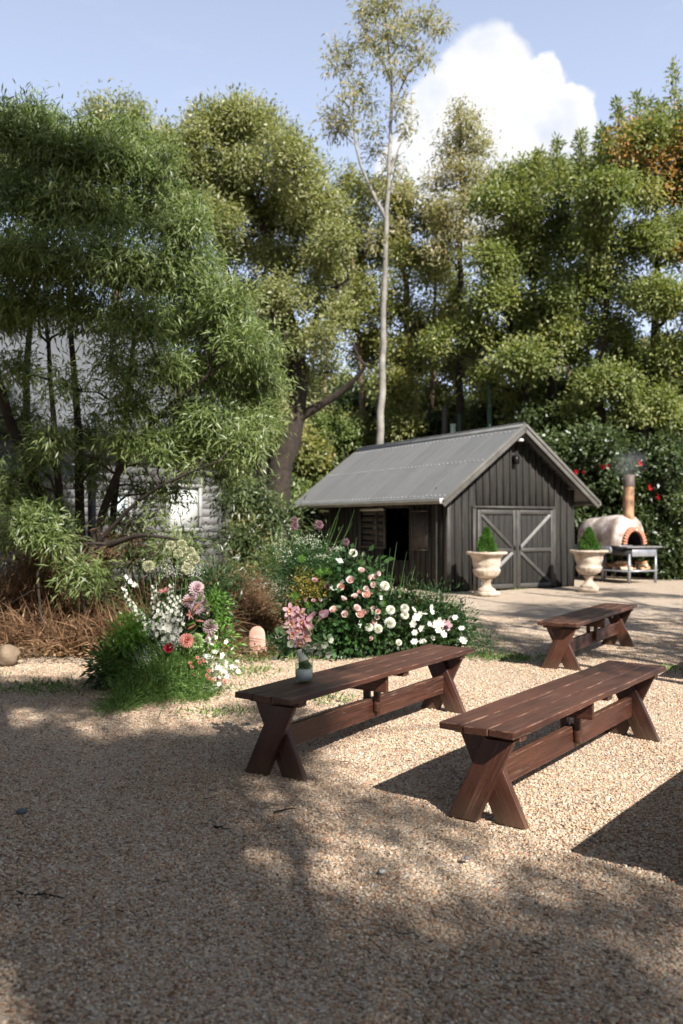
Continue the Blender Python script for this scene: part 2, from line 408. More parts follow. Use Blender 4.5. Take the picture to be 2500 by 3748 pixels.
def tree(name, label, cat, base, stems, lobes, leaf, wid, tuft_r, dens, per, lmat, bark, droop=.2, group=None,
         r_scale=1., extra=None, jit=.12, fill=.5, limb=.05, up=.5, alt=None, twr=.01):
    root = empty(name, base); B = np.array(base)
    tg = Geo(); bg = Geo(); lg = Geo(); lg2 = Geo()
    sp = []
    for pts, r0, r1 in stems:
        P = np.array([tuple(p) for p in pts], float)
        # smooth resample
        seg = np.concatenate([[0], np.cumsum(np.linalg.norm(np.diff(P, axis=0), axis=1))])
        s = np.linspace(0, seg[-1], max(8, int(seg[-1]/.5))); Q = np.column_stack([np.interp(s, seg, P[:, k]) for k in range(3)])
        if len(Q) > 4:
            for _ in range(2): Q[1:-1] = (Q[:-2]+Q[1:-1]*2+Q[2:])/4
        Q[1:-1] += rng.normal(0, r0*.12, Q[1:-1].shape)
        rad = np.linspace(r0, r1, len(Q)); rad[0] *= 1.25
        tg.tube(Q-B, rad, 9); sp += [(q, r) for q, r in zip(Q, rad)]
    SP = np.array([q for q, r in sp]); SR = np.array([r for q, r in sp])
    for lb in lobes:
        c = np.array(tuple(lb[0]), float); r = lb[1]*r_scale*rng.uniform(.9, 1.12)
        rv = np.array([r, r*rng.uniform(.8, 1.1), r*rng.uniform(.75, .95)])
        d = np.linalg.norm(SP-c, axis=1)+np.maximum(0, SP[:, 2]-c[2]+.2*d_(c, SP))*2.0
        k = int(np.argmin(d)); lp = limb_pts(SP[k], c, 7, .06, .04)
        r0 = min(SR[k]*.7, limb*(.5+r*.5)); bg.tube(lp-B, np.linspace(r0, r0*.35, 7), 6)
        nt = max(6, int(dens*r*r))
        if alt and alt[2](c):
            no = int(nt*alt[1]); nt -= no
            foliage(lg2, c-B, rv, no, per, leaf, wid, tuft_r, droop, fill, up=up)
        foliage(lg, c-B, rv, nt, per, leaf, wid, tuft_r, droop, fill, tw=bg, hub=lp[-2]-B, up=up, twr=twr)
    if extra: extra(lg, bg, B)
    link('trunk', tg.mesh('trunk', True), bark, root); link('branches', bg.mesh('branches', True), bark, root)['kind'] = 'stuff'
    link('crown', lg.mesh('crown'), lmat, root)
    if lg2.v: link('autumn_foliage', lg2.mesh('autumn_foliage'), alt[0], root)
    tag(root, label, cat, group); return root
def d_(c, SP): return np.linalg.norm((SP-c)[:, :2], axis=1)
def lobes(lst, y, dy=.8):
    out = []
    for l in lst:
        yy = y+rng.uniform(-dy, dy) if len(l) < 4 else l[3]
        out.append((D(l[0], l[1], yy), l[2]/FD*yy))
    return out

# ------------------------------------------------------------------ shed
def board_mesh(w, l, th, bev=.003):
    return bevel(Geo().box((0, 0, l/2), (w/2, th/2, l/2)).mesh('board'), bev, 1)
def dark_wood():
    m, t, b, o = new_mat('charcoal_stained_wood')
    oc = coord(t); oi = t.n.new('ShaderNodeObjectInfo').outputs['Random']
    va = t.n.new('ShaderNodeVectorMath'); va.operation = 'ADD'; t.link(oc, va.inputs[0])
    cb = t.n.new('ShaderNodeCombineXYZ'); t.link(t.math('MULTIPLY', oi, 40), cb.inputs[0]); t.link(cb.outputs[0], va.inputs[1])
    g = t.noise(t.mapping(va.outputs[0], (30, 30, 1.6)), 1.3, 8, .65)
    c = t.ramp(g, [(.3, (.009, .0083, .0075)), (.52, (.022, .0205, .018)), (.72, (.060, .055, .049))])
    c = t.mix(t.math('MULTIPLY', oi, .5), c, (.020, .0185, .017, 1))
    t.link(c, b.inputs['Base Color']); b.inputs['Roughness'].default_value = .78; b.inputs['Specular IOR Level'].default_value = .3
    bump(t, g, b, .5, .006); return m
M_dark = dark_wood()
M_trim = simple('dark_trim_paint', (.045, .042, .038), .6, .3, 6)
M_bright_trim = simple('weathered_brace', (.19, .185, .18), .7, .25, 6)
def roof_mat(name, col, rust=.0):
    m, t, b, o = new_mat(name); p = coord(t)
    n = t.noise(t.mapping(p, (6, .5, 1)), 2.5, 7, .65)
    c = t.ramp(n, [(.3, tuple(x*.75 for x in col)), (.6, col), (.8, tuple(x*1.5 for x in col))])
    c = t.mix(t.ramp(t.noise(wpos(t), 1.1, 5), [(.4, (0, 0, 0)), (.7, (.5, .5, .5))]), c, c4([x*.8 for x in col]))
    oi = t.n.new('ShaderNodeObjectInfo').outputs['Random']; c = t.mix(t.math('MULTIPLY', oi, .3), c, c4([x*1.35 for x in col]))
    seam = t.n.new('ShaderNodeSeparateXYZ'); t.link(coord(t), seam.inputs[0])
    c = t.mix(t.ramp(t.math('ADD', seam.outputs[0], t.math('MULTIPLY', t.noise(t.mapping(p, (3, .6, 1)), 2, 4), .04)), [(.03, (.35, .35, .35)), (.07, (0, 0, 0))]), c, c4([x*1.7 for x in col]))
    t.link(c, b.inputs['Base Color']); b.inputs['Roughness'].default_value = .45; b.inputs['Metallic'].default_value = .08
    b.inputs['Specular IOR Level'].default_value = .5; bump(t, n, b, .12, .003); return m
M_roof = roof_mat('shed_roof_steel', (.135, .137, .140))
def corrugated(w, l, pitch=.076, amp=.009, th=.0):
    n = int(w/pitch*6); x = np.linspace(0, w, n+1); z = amp*np.sin(x/pitch*2*np.pi)
    g = Geo(); V = np.vstack([np.column_stack([x, 0*x, z]), np.column_stack([x, 0*x+l, z])]); k = n+1
    g.add(V, [(i, i+1, k+i+1, k+i) for i in range(n)])
    V2 = V-np.array([0, 0, .004]); g.add(V2, [(i+1, i, k+i, k+i+1) for i in range(n)])
    g.add(np.vstack([V[:k], V2[:k]]), [(i+1, i, k+i, k+i+1) for i in range(n)])
    return g.mesh('roof_sheet', True)
SHED = Vector((2.325, 19.0, 0)); SA = .493
WS, LS, HR, HE, OE, OG = 3.60, 6.78, 3.697, 2.003, .397, .377
def shed():
    # local frame: x along the gable to the right, y back along the ridge
    r = empty('shed', SHED, SA)
    P = lambda n, me, m, loc=(0, 0, 0), rot=(0, 0, 0), par=r: link(n, me, m, par, loc, rot)
    slope = (HR-HE)/(WS/2+OE); ang = math.atan(slope); wallz = HE+OE*slope
    top = lambda x: wallz-.10+slope*(x if x < WS/2 else WS-x)
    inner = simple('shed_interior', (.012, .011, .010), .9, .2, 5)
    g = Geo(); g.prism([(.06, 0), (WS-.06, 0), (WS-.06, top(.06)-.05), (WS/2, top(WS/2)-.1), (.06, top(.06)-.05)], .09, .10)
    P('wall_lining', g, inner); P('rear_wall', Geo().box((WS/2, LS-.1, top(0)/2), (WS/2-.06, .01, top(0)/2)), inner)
    # front boards
    D0, DW, HD = .714, 2.2, 1.804
    n = 19; bw = WS/n; cache = {}
    for i in range(n):
        x = (i+.5)*bw; z0 = .02; over = D0-.04 < x < D0+DW+.04
        if over: z0 = HD+.05
        h = top(x)-z0
        me = board_mesh(bw-.012, h, .024)
        me.materials.append(M_dark); P('board', me, None, (x, .03, z0))
        bt = Geo().box((0, 0, h/2), (.021, .011, h/2)).mesh('batten'); bt.materials.append(M_dark)
        if i: P('batten', bt, None, (i*bw, .004, z0))
    # side boards: left wall, with openings (t0,t1,z0,z1)
    holes = [(2.66, 3.85, .9, 1.83), (1.5, 2.6, .62, 1.85), (5.55, 6.2, .9, 1.83)]
    nb = 30; bs = LS/nb; zt = wallz-.03
    for i in range(nb):
        y = (i+.5)*bs; segs = [(0.02, zt)]
        for a, b_, z0, z1 in holes:
            if a < y < b_: segs = [(0.02, z0), (z1, zt)]
        for z0, z1 in segs:
            me = board_mesh(.024, z1-z0, bs-.012); me.materials.append(M_dark)
            P('board', me, None, (.0, y, z0))
            me2 = Geo().box((0, 0, (z1-z0)/2), (.011, .021, (z1-z0)/2)).mesh('batten'); me2.materials.append(M_dark)
            P('batten', me2, None, (-.022, i*bs, z0))
    me = Geo().box((WS, LS/2, zt/2), (.012, LS/2, zt/2)).mesh('wall'); me.materials.append(M_dark)
    P('side_wall', me, None)
    P('corner_post', Geo().box((-.02, .0, zt/2), (.05, .05, zt/2)), M_trim)
    # windows on the side
    glass, t, b, o = new_mat('dark_glass'); b.inputs['Base Color'].default_value = (.02, .022, .02, 1)
    b.inputs['Roughness'].default_value = .05
    fr = simple('window_frame_paint', (.06, .055, .045), .6, .2, 6); sill = simple('pale_window_head', (.42, .40, .34), .6, .2, 6)
    for (a, b_, z0, z1) in (holes[0], holes[2]):
        w = P('window', Geo().box((.03, (a+b_)/2, (z0+z1)/2), (.006, (b_-a)/2, (z1-z0)/2)), glass)
        g = Geo()
        for zz in (z0, z1): g.box((-.01, (a+b_)/2, zz), (.03, (b_-a)/2+.03, .025))
        for yy in (a, b_, (a*2+b_)/3): g.box((-.01, yy, (z0+z1)/2), (.027, .022, (z1-z0)/2))
        link('frame', g, fr, w)
        link('window_head', Geo().box((-.035, (a+b_)/2, z1+.0), (.02, (b_-a)/2-.03, .03)), sill, w)
        g = Geo()
        for k in range(6): g.box((.012, (a+b_)/2, z0+(k+.5)*(z1-z0)/6), (.004, (b_-a)/2, .055))
        link('blind', g, simple('blind', (.035, .032, .026), .8, .2, 4), w)
    a, b_, z0, z1 = holes[1]
    g = Geo().box((.9, (a+b_)/2, .65), (.3, (b_-a)/2, .02)); P('counter', g, M_trim)
    pan = P('notice_board', Geo().box((-.05, 1.04, 1.33), (.012, .32, .44)), simple('notice_board', (.035, .028, .026), .6, .6, 9))
    g = Geo()
    for zz in (.89, 1.77): g.box((-.058, 1.04, zz), (.014, .335, .014))
    for yy in (.715, 1.365): g.box((-.058, yy, 1.33), (.013, .012, .44))
    link('frame', g, fr, pan)
    # downpipe
    P('downpipe', Geo().tube([(-.07, .35, 0.02), (-.07, .35, 1.0), (-.07, .35, zt)], .025, 8), M_trim)
    # doors: two leaves of boards, with rails and braces
    for s, x0 in ((0, D0), (1, D0+DW/2)):
        w = DW/2-.012; dr = empty('door', (x0+.006, -.045, .03), 0, r); h = HD-.04
        k = 7
        for i in range(k):
            me = board_mesh(w/k-.008, h, .022); me.materials.append(M_dark)
            link('board', me, None, dr, ((i+.5)*w/k, 0, 0))
        rw = .10
        def rail(nm, a, b2, wd=rw, yy=-.028, mt=M_trim, th=.026):
            me = bevel(Geo().beam((a[0], 0, a[1]), (b2[0], 0, b2[1]), th, wd, up=(0, 0, 1) if a[0] != b2[0] else (1, 0, 0)).mesh(nm), .003, 1)
            me.materials.append(mt); link(nm, me, None, dr, (0, yy, 0))
        rail('rail', (0, h-rw/2), (w, h-rw/2)); rail('rail', (0, rw/2), (w, rw/2)); rail('rail', (0, h*.485), (w, h*.485), .085)
        me = bevel(Geo().box((rw/2, 0, h/2), (rw/2, .013, h/2)).mesh('stile'), .003, 1); me.materials.append(M_trim)
        link('stile', me, None, dr, (0, -.0305, 0))
        link('stile', me, None, dr, (w-rw, -.0305, 0))
        mb = M_bright_trim
        m1 = h*.485
        if s == 0:
            rail('brace', (rw, h-rw), (w-rw, m1+.05), .075, -.026, M_trim, .022)
            rail('brace', (rw, rw), (w-rw, m1-.05), .075, -.026, mb, .022)
        else:
            rail('brace', (rw, m1+.05), (w-rw, h-rw), .075, -.026, mb, .022)
            rail('brace', (rw, m1-.05), (w-rw, rw), .075, -.026, M_trim, .022)
        st = simple('black_steel', (.02, .02, .02), .4, .2, 5, metal=.6)
        link('latch' if s else 'handle', Geo().box(((.07 if s else w-.07), -.06, h*.52), (.02, .015, .05)), st, dr)
    g = Geo()
    for xx in (D0-.045, D0+DW+.045): g.box((xx, -.025, HD/2+.02), (.045, .022, HD/2+.02))
    g.box((D0+DW/2, -.025, HD+.045), (DW/2+.09, .0225, .03)); P('door_frame', g, M_trim)
    # roof
    L = math.hypot(WS/2+OE, HR-HE); ns = 9; sw = (LS+2*OG)/ns
    sheet_me = corrugated(sw-.004, L+.02); sheet_me.materials.append(M_roof)
    for side in (0, 1):
        for i in range(ns):
            e = link('roof_sheet', sheet_me, None, r)
            y0 = -OG+i*sw
            if side == 0:
                # local x of sheet -> +y(back), y of sheet -> up slope
                xa = Vector((0, 1, 0)); ya = Vector((math.cos(ang), 0, math.sin(ang)))
                org = Vector((-OE, y0, HE))
            else:
                xa = Vector((0, 1, 0)); ya = Vector((-math.cos(ang), 0, math.sin(ang))); org = Vector((WS+OE, y0, HE))
            za = xa.cross(ya)
            if za.z < 0: za = -za
            M = Matrix((xa, ya, za)).transposed().to_4x4(); M.translation = org+za*(.012+.0012*(i % 2)); e.matrix_basis = M
    # ridge cap
    g = Geo(); cw = .17
    for s in (-1, 1):
        c = Vector((WS/2+s*cw/2*math.cos(ang), LS/2, HR-cw/2*math.sin(ang)+.034))
        rt = Matrix.Rotation(s*ang, 3, 'Y'); g.box(c, (cw/2, LS/2+OG+.01, .004), rt)
    g.tube([(WS/2, -OG-.01, HR+.036), (WS/2, LS/2, HR+.036), (WS/2, LS+OG+.01, HR+.036)], .022, 8)
    P('ridge_cap', g, simple('ridge_steel', (.17, .17, .165), .45, .25, 3, metal=.25))
    # bargeboards (two steps), front and back
    for s in (-1, 1):
        for yy in (-OG, LS+OG):
            for k, (dz, wd, ex) in enumerate(((-.085, .15, .0), (-.02, .07, .025))):
                ex_ = ex if yy < 0 else -ex
                a = Vector((WS/2+s*.0, yy-ex_*1.0-.016*(1 if yy < 0 else -1), HR+dz)); b2 = Vector((WS/2+s*(WS/2+OE+.03), yy-ex_-.016*(1 if yy < 0 else -1), HE+dz-.02))
                me = bevel(Geo().beam(a, b2, .03, wd).mesh('bargeboard'), .004, 1); me.materials.append(simple('bargeboard_paint', (.11, .105, .095), .6, .3, 4)); P('bargeboard', me, None)
    # soffit rafters & underside
    for s in (-1, 1):
        ya = Vector((-s*math.cos(ang), 0, math.sin(ang)))
        for k in range(8):
            y = -OG+.08+k*(LS+2*OG-.16)/7
            a = Vector((WS/2+s*(WS/2+OE-.04), y, HE-.06+.02)); b2 = Vector((WS/2+s*.02, y, HR-.1))
            me = Geo().beam(a, b2, .045, .09).mesh('rafter'); me.materials.append(M_dark); P('rafter', me, None)
    # roofing screws along the sheet ends
    g = Geo()
    for i in range(ns):
        for j in range(5):
            y = -OG+(i+.1+j*.2)*sw
            for f in (.10, L*.5, L-.28): g.box((-OE+f*math.cos(ang), y, HE+f*math.sin(ang)+.028), (.011, .011, .006))
    P('roof_screws', g, simple('zinc_screw', (.62, .62, .60), .35, .1, 9, metal=.3))['kind'] = 'stuff'
    # gutter
    gp = [(0, 0), (0, -.09), (.10, -.09), (.11, 0), (.10, 0), (.092, -.08), (.008, -.08), (.008, 0)]
    M_g = simple('gutter_paint', (.20, .185, .15), .5, .25, 3)
    g = Geo(); g.prism([(-OE-.10+x, HE-.005+z) for x, z in gp], -OG, LS+OG); P('gutter', g, M_g)
    g = Geo(); g.prism([(WS+OE+.10-x, HE-.005+z) for x, z in gp], -OG, LS+OG); P('gutter', g, M_g)
    P('gutter_end', Geo().box((-OE-.05, -OG-.012, HE-.04), (.06, .01, .055)), simple('white_bracket', (.6, .6, .58), .5, .1, 5))
    # lamps under the gable
    P('gable_lamp', Geo().box((WS/2, -.07, 2.93), (.05, .06, .10)), simple('black_steel', (.02, .02, .02)))
    P('floodlight', Geo().lathe([(0, .03), (.06, .03), (.08, 0), (.075, -.03), (0, -.035)], 14, (WS/2, -.22, 3.36)), simple('lamp_glass', (.55, .55, .52), .3, .1, 5))
    tag(r, 'small black timber shed with grey corrugated gable roof and crossbraced double doors', 'shed')
shed()

# ------------------------------------------------------------------ house on the left
def house():
    H0 = Vector((-2.62, 18.75, 0)); A = R_(45)       # right corner; local x runs left-forward
    r = empty('house', H0, A+math.pi)                 # local +x -> towards the left and the camera
    m_w, t, b, o = new_mat('grey_weatherboard'); n = t.noise(wpos(t), 3, 6)
    t.link(t.ramp(n, [(.3, (.12, .118, .12)), (.7, (.17, .167, .17))]), b.inputs['Base Color']); b.inputs['Roughness'].default_value = .7
    WL = 14; WH = 3.0; bh = .165
    # facade plane is local y=0, facing local +y? choose outward = local +y
    holes = [(.51, 1.32, 1.36, 2.27), (2.18, 2.62, 1.3, 2.1), (4.2, 7.5, .1, 2.2)]
    k = int(WH/bh)
    for i in range(k):
        z = i*bh; xs = [(0, WL)]
        for a, c, z0, z1 in holes:
            if z0-.5*bh < z+bh/2 < z1:
                ns = []
                for p, q in xs:
                    if p < a < q: ns += [(p, a)]
                    if p < c < q: ns += [(c, q)]
                    if not (p < a < q) and not (p < c < q): ns.append((p, q))
                xs = ns
        for p, q in xs:
            me = Geo().box(((p+q)/2, 0, 0), ((q-p)/2, .006, bh/2+.010), Matrix.Rotation(.085, 3, 'X')).mesh('weatherboard')
            me.materials.append(m_w); link('weatherboard', me, None, r, (0, .0, z+bh/2))
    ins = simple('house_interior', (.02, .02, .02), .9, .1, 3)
    g = Geo().box((WL/2, -.12, WH/2), (WL/2, .01, WH/2)).box((0.0, -3, WH/2), (.02, 3, WH/2)); link('wall', g, simple('grey_wall', (.3, .3, .3)), r)
    link('corner_post', Geo().box((-.02, .0, WH/2), (.05, .05, WH/2)), simple('dark_post', (.06, .06, .06)), r)
    link('downpipe', Geo().tube([(-.12, .1, 0), (-.12, .1, 1.5), (-.12, .1, 3)], .04, 8), simple('dark_post', (.06, .06, .06)), r)
    m_gl, t, b, o = new_mat('bright_window'); t.link(t.ramp(t.noise(wpos(t), 2.5, 3), [(.4, (.45, .52, .55)), (.65, (.8, .86, .86))]), b.inputs['Base Color']); b.inputs['Roughness'].default_value = .06
    m_gl2 = simple('curtained_window', (.62, .64, .62), .4, .12, 3)
    fr = simple('house_frame', (.30, .30, .29), .6, .15, 5)
    for j, (a, c, z0, z1) in enumerate(holes[:2]):
        w = link('window', Geo().box(((a+c)/2, -.03, (z0+z1)/2), ((c-a)/2, .006, (z1-z0)/2)), m_gl if j else m_gl2, r)
        g = Geo()
        for zz in (z0, z1): g.box(((a+c)/2, .02, zz), ((c-a)/2+.05, .03, .035))
        for xx in (a, c): g.box((xx, .02, (z0+z1)/2), (.035, .027, (z1-z0)/2))
        link('frame', g, fr, w)
        if j == 0: link('blind', Geo().box(((a+c)/2, -.015, z0+.62*(z1-z0)), ((c-a)/2-.03, .004, .012)), fr, w)
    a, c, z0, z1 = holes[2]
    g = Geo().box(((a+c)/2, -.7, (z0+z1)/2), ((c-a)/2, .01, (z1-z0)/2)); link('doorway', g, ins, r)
    # roof: eave overhang .5, rises backwards (local -y)
    m_r = roof_mat('house_roof_steel', (.12, .125, .135)); ang = R_(36); L = 5.6; sw = .95
    me = corrugated(sw-.004, L); me.materials.append(m_r); ns = 16
    ya = Vector((0, -math.cos(ang), math.sin(ang))); xa = Vector((1, 0, 0)); za = -xa.cross(ya)
    if za.z < 0: za = -za
    for i in range(ns):
        e = link('roof_sheet', me, None, r); M = Matrix((xa, ya, za)).transposed().to_4x4()
        M.translation = Vector((-.8+i*sw, .5, 3.2))+za*.0015*(i % 2); e.matrix_basis = M
    ya2 = Vector((0, math.cos(ang), math.sin(ang)))
    g = Geo(); top = Vector((0, .5, 3.2))+ya*L
    g.add([(-.8, top.y, top.z), (14.4, top.y, top.z), (14.4, top.y-4.5, 3.2), (-.8, top.y-4.5, 3.2)], [(0, 1, 2, 3)])
    g.add([(-.75, .4, 3.15), (-.75, top.y, top.z-.05), (-.75, top.y-4.4, 3.15)], tris=[(0, 1, 2)]); link('rear_roof', g, m_r, r)
    g = Geo(); g.box((6.8, .56, 3.15), (7.7, .06, .06)); link('gutter', g, simple('dark_gutter', (.09, .09, .09), .5), r)
    g = Geo(); g.box((6.8, .25, 3.04), (7.6, .27, .012)); link('soffit', g, simple('dark_soffit', (.04, .04, .04), .8), r)
    # verandah roof further left
    me2 = corrugated(sw-.004, 1.9); me2.materials.append(m_r); an2 = R_(14)
    yb = Vector((0, -math.cos(an2), math.sin(an2))); zb = Vector((0, math.sin(an2), math.cos(an2)))
    for i in range(8):
        e = link('verandah_sheet', me2, None, r); M = Matrix((xa, yb, zb)).transposed().to_4x4(); M.translation = Vector((3.9+i*sw, 1.9, 2.28))+zb*.0015*(i % 2); e.matrix_basis = M
    link('verandah_gutter', Geo().box((7.7, 1.93, 2.24), (3.8, .05, .05)), simple('dark_gutter', (.09, .09, .09)), r)
    for x in (4.0, 6.4, 8.8, 11.2): link('verandah_post', Geo().box((x, 1.8, 1.1), (.05, .05, 1.1)), simple('dark_post', (.06, .06, .06)), r)
    tag(r, 'grey weatherboard house with corrugated roof behind the willowy tree', 'house')
house()

# ------------------------------------------------------------------ benches
def mark_edges(me):
    at = me.attributes.new('edge', 'FLOAT', 'FACE')
    ar = [p.area for p in me.polygons]; big_ = sorted(ar)[-3] if len(ar) > 3 else 1
    at.data.foreach_set('value', [1. if p.area < big_*.12 and max(abs(c) for c in p.normal) < .985 else 0. for p in me.polygons])
def bench_wood():
    m, t, b, o = new_mat('red_stained_wood')
    oc = coord(t); oi = t.n.new('ShaderNodeObjectInfo').outputs['Random']
    cb = t.n.new('ShaderNodeCombineXYZ'); 
    for k in range(3): t.link(t.math('MULTIPLY', oi, 37.0+k*11), cb.inputs[k])
    va = t.n.new('ShaderNodeVectorMath'); va.operation = 'ADD'; t.link(oc, va.inputs[0]); t.link(cb.outputs[0], va.inputs[1])
    v = va.outputs[0]
    grain = t.noise(t.mapping(v, (60, 1.6, 60)), 1.5, 9, .68)
    big = t.noise(t.mapping(v, (5, 1.2, 5)), 1.1, 5, .6)
    c = t.ramp(grain, [(.32, (.010, .0030, .002)), (.5, (.038, .0125, .007)), (.68, (.088, .031, .018))])
    c = t.mix(t.ramp(big, [(.42, (0, 0, 0)), (.72, (.55, .55, .55))]), c, (.125, .046, .025, 1))
    # pale weathered scuffs and scratches
    scr = t.ramp(t.noise(t.mapping(v, (70, 1.1, 70)), 1.0, 8, .7), [(.56, (0, 0, 0)), (.66, (1, 1, 1))])
    area = t.ramp(t.noise(v, 3.2, 5, .65), [(.45, (0, 0, 0)), (.62, (1, 1, 1))])
    c = t.mix(t.math('MULTIPLY', t.math('MULTIPLY', scr, area), .42), c, (.42, .31, .24, 1))
    dots = t.ramp(t.noise(v, 60, 4, .7), [(.66, (0, 0, 0)), (.72, (1, 1, 1))])
    c = t.mix(t.math('MULTIPLY', dots, .35), c, (.36, .28, .22, 1))
    # worn arrises: the eased edges of every board
    pt = t.n.new('ShaderNodeAttribute'); pt.attribute_name = 'edge'
    wear = t.math('MULTIPLY', pt.outputs['Fac'], t.ramp(t.noise(t.mapping(v, (8, 3, 8)), 2.2, 6, .65), [(.46, (0, 0, 0)), (.62, (1, 1, 1))]))
    c = t.mix(t.math('MULTIPLY', wear, .6), c, (.32, .18, .12, 1))
    tn_ = t.n.new('ShaderNodeSeparateXYZ'); t.link(t.n.new('ShaderNodeNewGeometry').outputs['Normal'], tn_.inputs[0])
    tpf = t.math('MULTIPLY', t.ramp(tn_.outputs[2], [(.7, (0, 0, 0)), (.95, (1, 1, 1))]), t.ramp(t.noise(t.mapping(v, (9, 1.5, 9)), 1.3, 7, .7), [(.3, (.15, .15, .15)), (.65, (.75, .75, .75))]))
    c = t.mix(t.math('MULTIPLY', tpf, .6), c, (.15, .075, .048, 1))
    # splash-back of dust near the ground
    sx = t.n.new('ShaderNodeSeparateXYZ'); t.link(wpos(t), sx.inputs[0])
    lowz = t.ramp(t.math('ADD', sx.outputs[2], t.math('MULTIPLY', t.noise(v, 9, 5), .12)), [(.05, (1, 1, 1)), (.19, (0, 0, 0))])
    c = t.mix(t.math('MULTIPLY', lowz, .3), c, (.17, .125, .085, 1))
    t.link(c, b.inputs['Base Color'])
    t.link(t.ramp(grain, [(.3, (.38, .38, .38)), (.7, (.62, .62, .62))]), b.inputs['Roughness']); b.inputs['Specular IOR Level'].default_value = .45
    bump(t, grain, b, .35, .003); return m
M_bench = bench_wood()
BW, BL, BH = .4196, 2.472, .491
def bench(L=BL, W=BW, H=BH, planks=3):
    r = empty('bench')
    th = .036; pw = W/planks
    def bd(name, c, size, rot=(0, 0, 0), par=r, bev=.004):
        # size: x (width), y (length), z (thickness); long axis along local y
        me = Geo()
        ny = max(1, int(size[1]/.25))
        # several segments along y for a slightly uneven edge
        ys = np.linspace(-size[1]/2, size[1]/2, ny+1); prof = np.array([(-size[0]/2, -size[2]/2), (size[0]/2, -size[2]/2), (size[0]/2, size[2]/2), (-size[0]/2, size[2]/2)])
        V = []
        for y in ys:
            w = rng.normal(0, .0012, (4, 2)) if 0 < ny > 2 else np.zeros((4, 2)); V += [(p[0]+q[0], y, p[1]+q[1]) for p, q in zip(prof, w)]
        Q = [(0, 1, 2, 3), tuple(np.array([3, 2, 1, 0])+ny*4)]
        for i in range(ny):
            for k in range(4): Q.append((i*4+k, i*4+4+k, i*4+4+(k+1) % 4, i*4+(k+1) % 4))
        me.add(V, Q); me = bevel(me.mesh(name), bev, 2); me.materials.append(M_bench); mark_edges(me)
        me.polygons.foreach_set('use_smooth', np.zeros(len(me.polygons), bool))
        return link(name, me, None, par, c, rot)
    for i in range(planks):
        bd('seat_plank', (pw*(i+.5), L/2+rng.normal(0, .002), H-th/2+rng.normal(0, .0012)), (pw-.007, L, th), (0, 0, rng.normal(0, .0008)), bev=.0055)
    zt = H-th
    for y in (.155, L/2+.16, L-.155):
        bd('cleat', (W/2, y, zt-.018), (.075, W-.05, .035), (0, 0, R_(90)))
    inset = .135
    for e in (0, 1):
        y = inset if e == 0 else L-inset; s = 1 if e == 0 else -1
        zc = zt-.036; lw = .135
        for k, (x0, x1) in enumerate(((.0, W-.05), (W, .05))):
            # legs: sheared boards from foot to seat, foot and top cut level
            foot = .165; top_ = .165
            if k == 0: poly = [(x0, 0-.012), (x0+foot, 0-.012), (x1, zc), (x1-top_, zc)]
            else: poly = [(x0-foot, 0-.012), (x0, 0-.012), (x1+top_, zc), (x1, zc)]
            yy = y+(-.021 if k == 0 else .021)*s
            # mesh with long axis along local y so the grain follows the leg
            P2 = [Vector((p[0], 0, p[1])) for p in poly]
            ax = ((P2[2]+P2[3])-(P2[0]+P2[1])).normalized(); ac = (sum(P2, Vector())/4); xx = ax.cross(Vector((0, 1, 0))).normalized()
            M = Matrix((xx, ax, Vector((0, 1, 0)))).transposed()
            loc = [M.inverted()@(p-ac) for p in P2]; g = Geo(); hh = .0205
            V = [(p.x, p.y, -hh) for p in loc]+[(p.x, p.y, hh) for p in loc]
            g.add(V, [(0, 1, 2, 3), (7, 6, 5, 4)]+[(i, 4+i, 4+(i+1) % 4, (i+1) % 4) for i in range(4)])
            me = bevel(g.mesh('leg'), .005, 2); me.materials.append(M_bench); mark_edges(me)
            o = link('leg', me, None, r); M4 = M.to_4x4(); M4.translation = ac+Vector((0, yy, 0)); o.matrix_basis = M4
    sz = .205
    bd('stretcher', (W/2, L/2, sz), (.042, L-2*inset-.045, .135))
    # middle hanger: short boards from the seat down either side of the stretcher, pointed at the bottom
    for k in (-1, 1):
        x = W/2+k*.0425
        h1 = zt-.125
        hh_ = (zt-.19)/2; g = Geo(); g.prism([(-.028, -hh_), (.004, -hh_-.03), (.028, -hh_), (.028, hh_), (-.028, hh_)], -.017, .017)
        me = bevel(g.mesh('hanger'), .003, 1); me.materials.append(M_bench)
        link('hanger', me, None, r, (x, L/2, zt-hh_), (0, 0, R_(90)))
    bd('seat_support', (W/2, L/2-.06, zt-.06), (.032, W-.10, .12), (0, 0, R_(90)))
    return r
BENCH_AT = [((-.641, 5.230), .5837, 'dark red trestle bench holding the vase of flowers'),
            ((.4928, 4.449), .6358, 'large dark red trestle bench nearest the camera on the right'),
            ((1.999, 8.961), .5595, 'red brown trestle bench farthest back, before the shed doors'),
            ((1.375, 3.475), .664, 'trestle bench off the right edge whose shadow falls in the lower right'),
            ((3.43, 8.06), .58, 'trestle bench off the right edge behind the nearest bench')]
b0 = bench(); BENCHES = [b0]
for i, ((x, y), a, lab) in enumerate(BENCH_AT):
    b_ = b0 if i == 0 else copy_tree(b0); b_.location = (x, y, 0); b_.rotation_euler = (0, 0, -a)
    tag(b_, lab, 'bench', 'wooden trestle benches set out on the gravel')



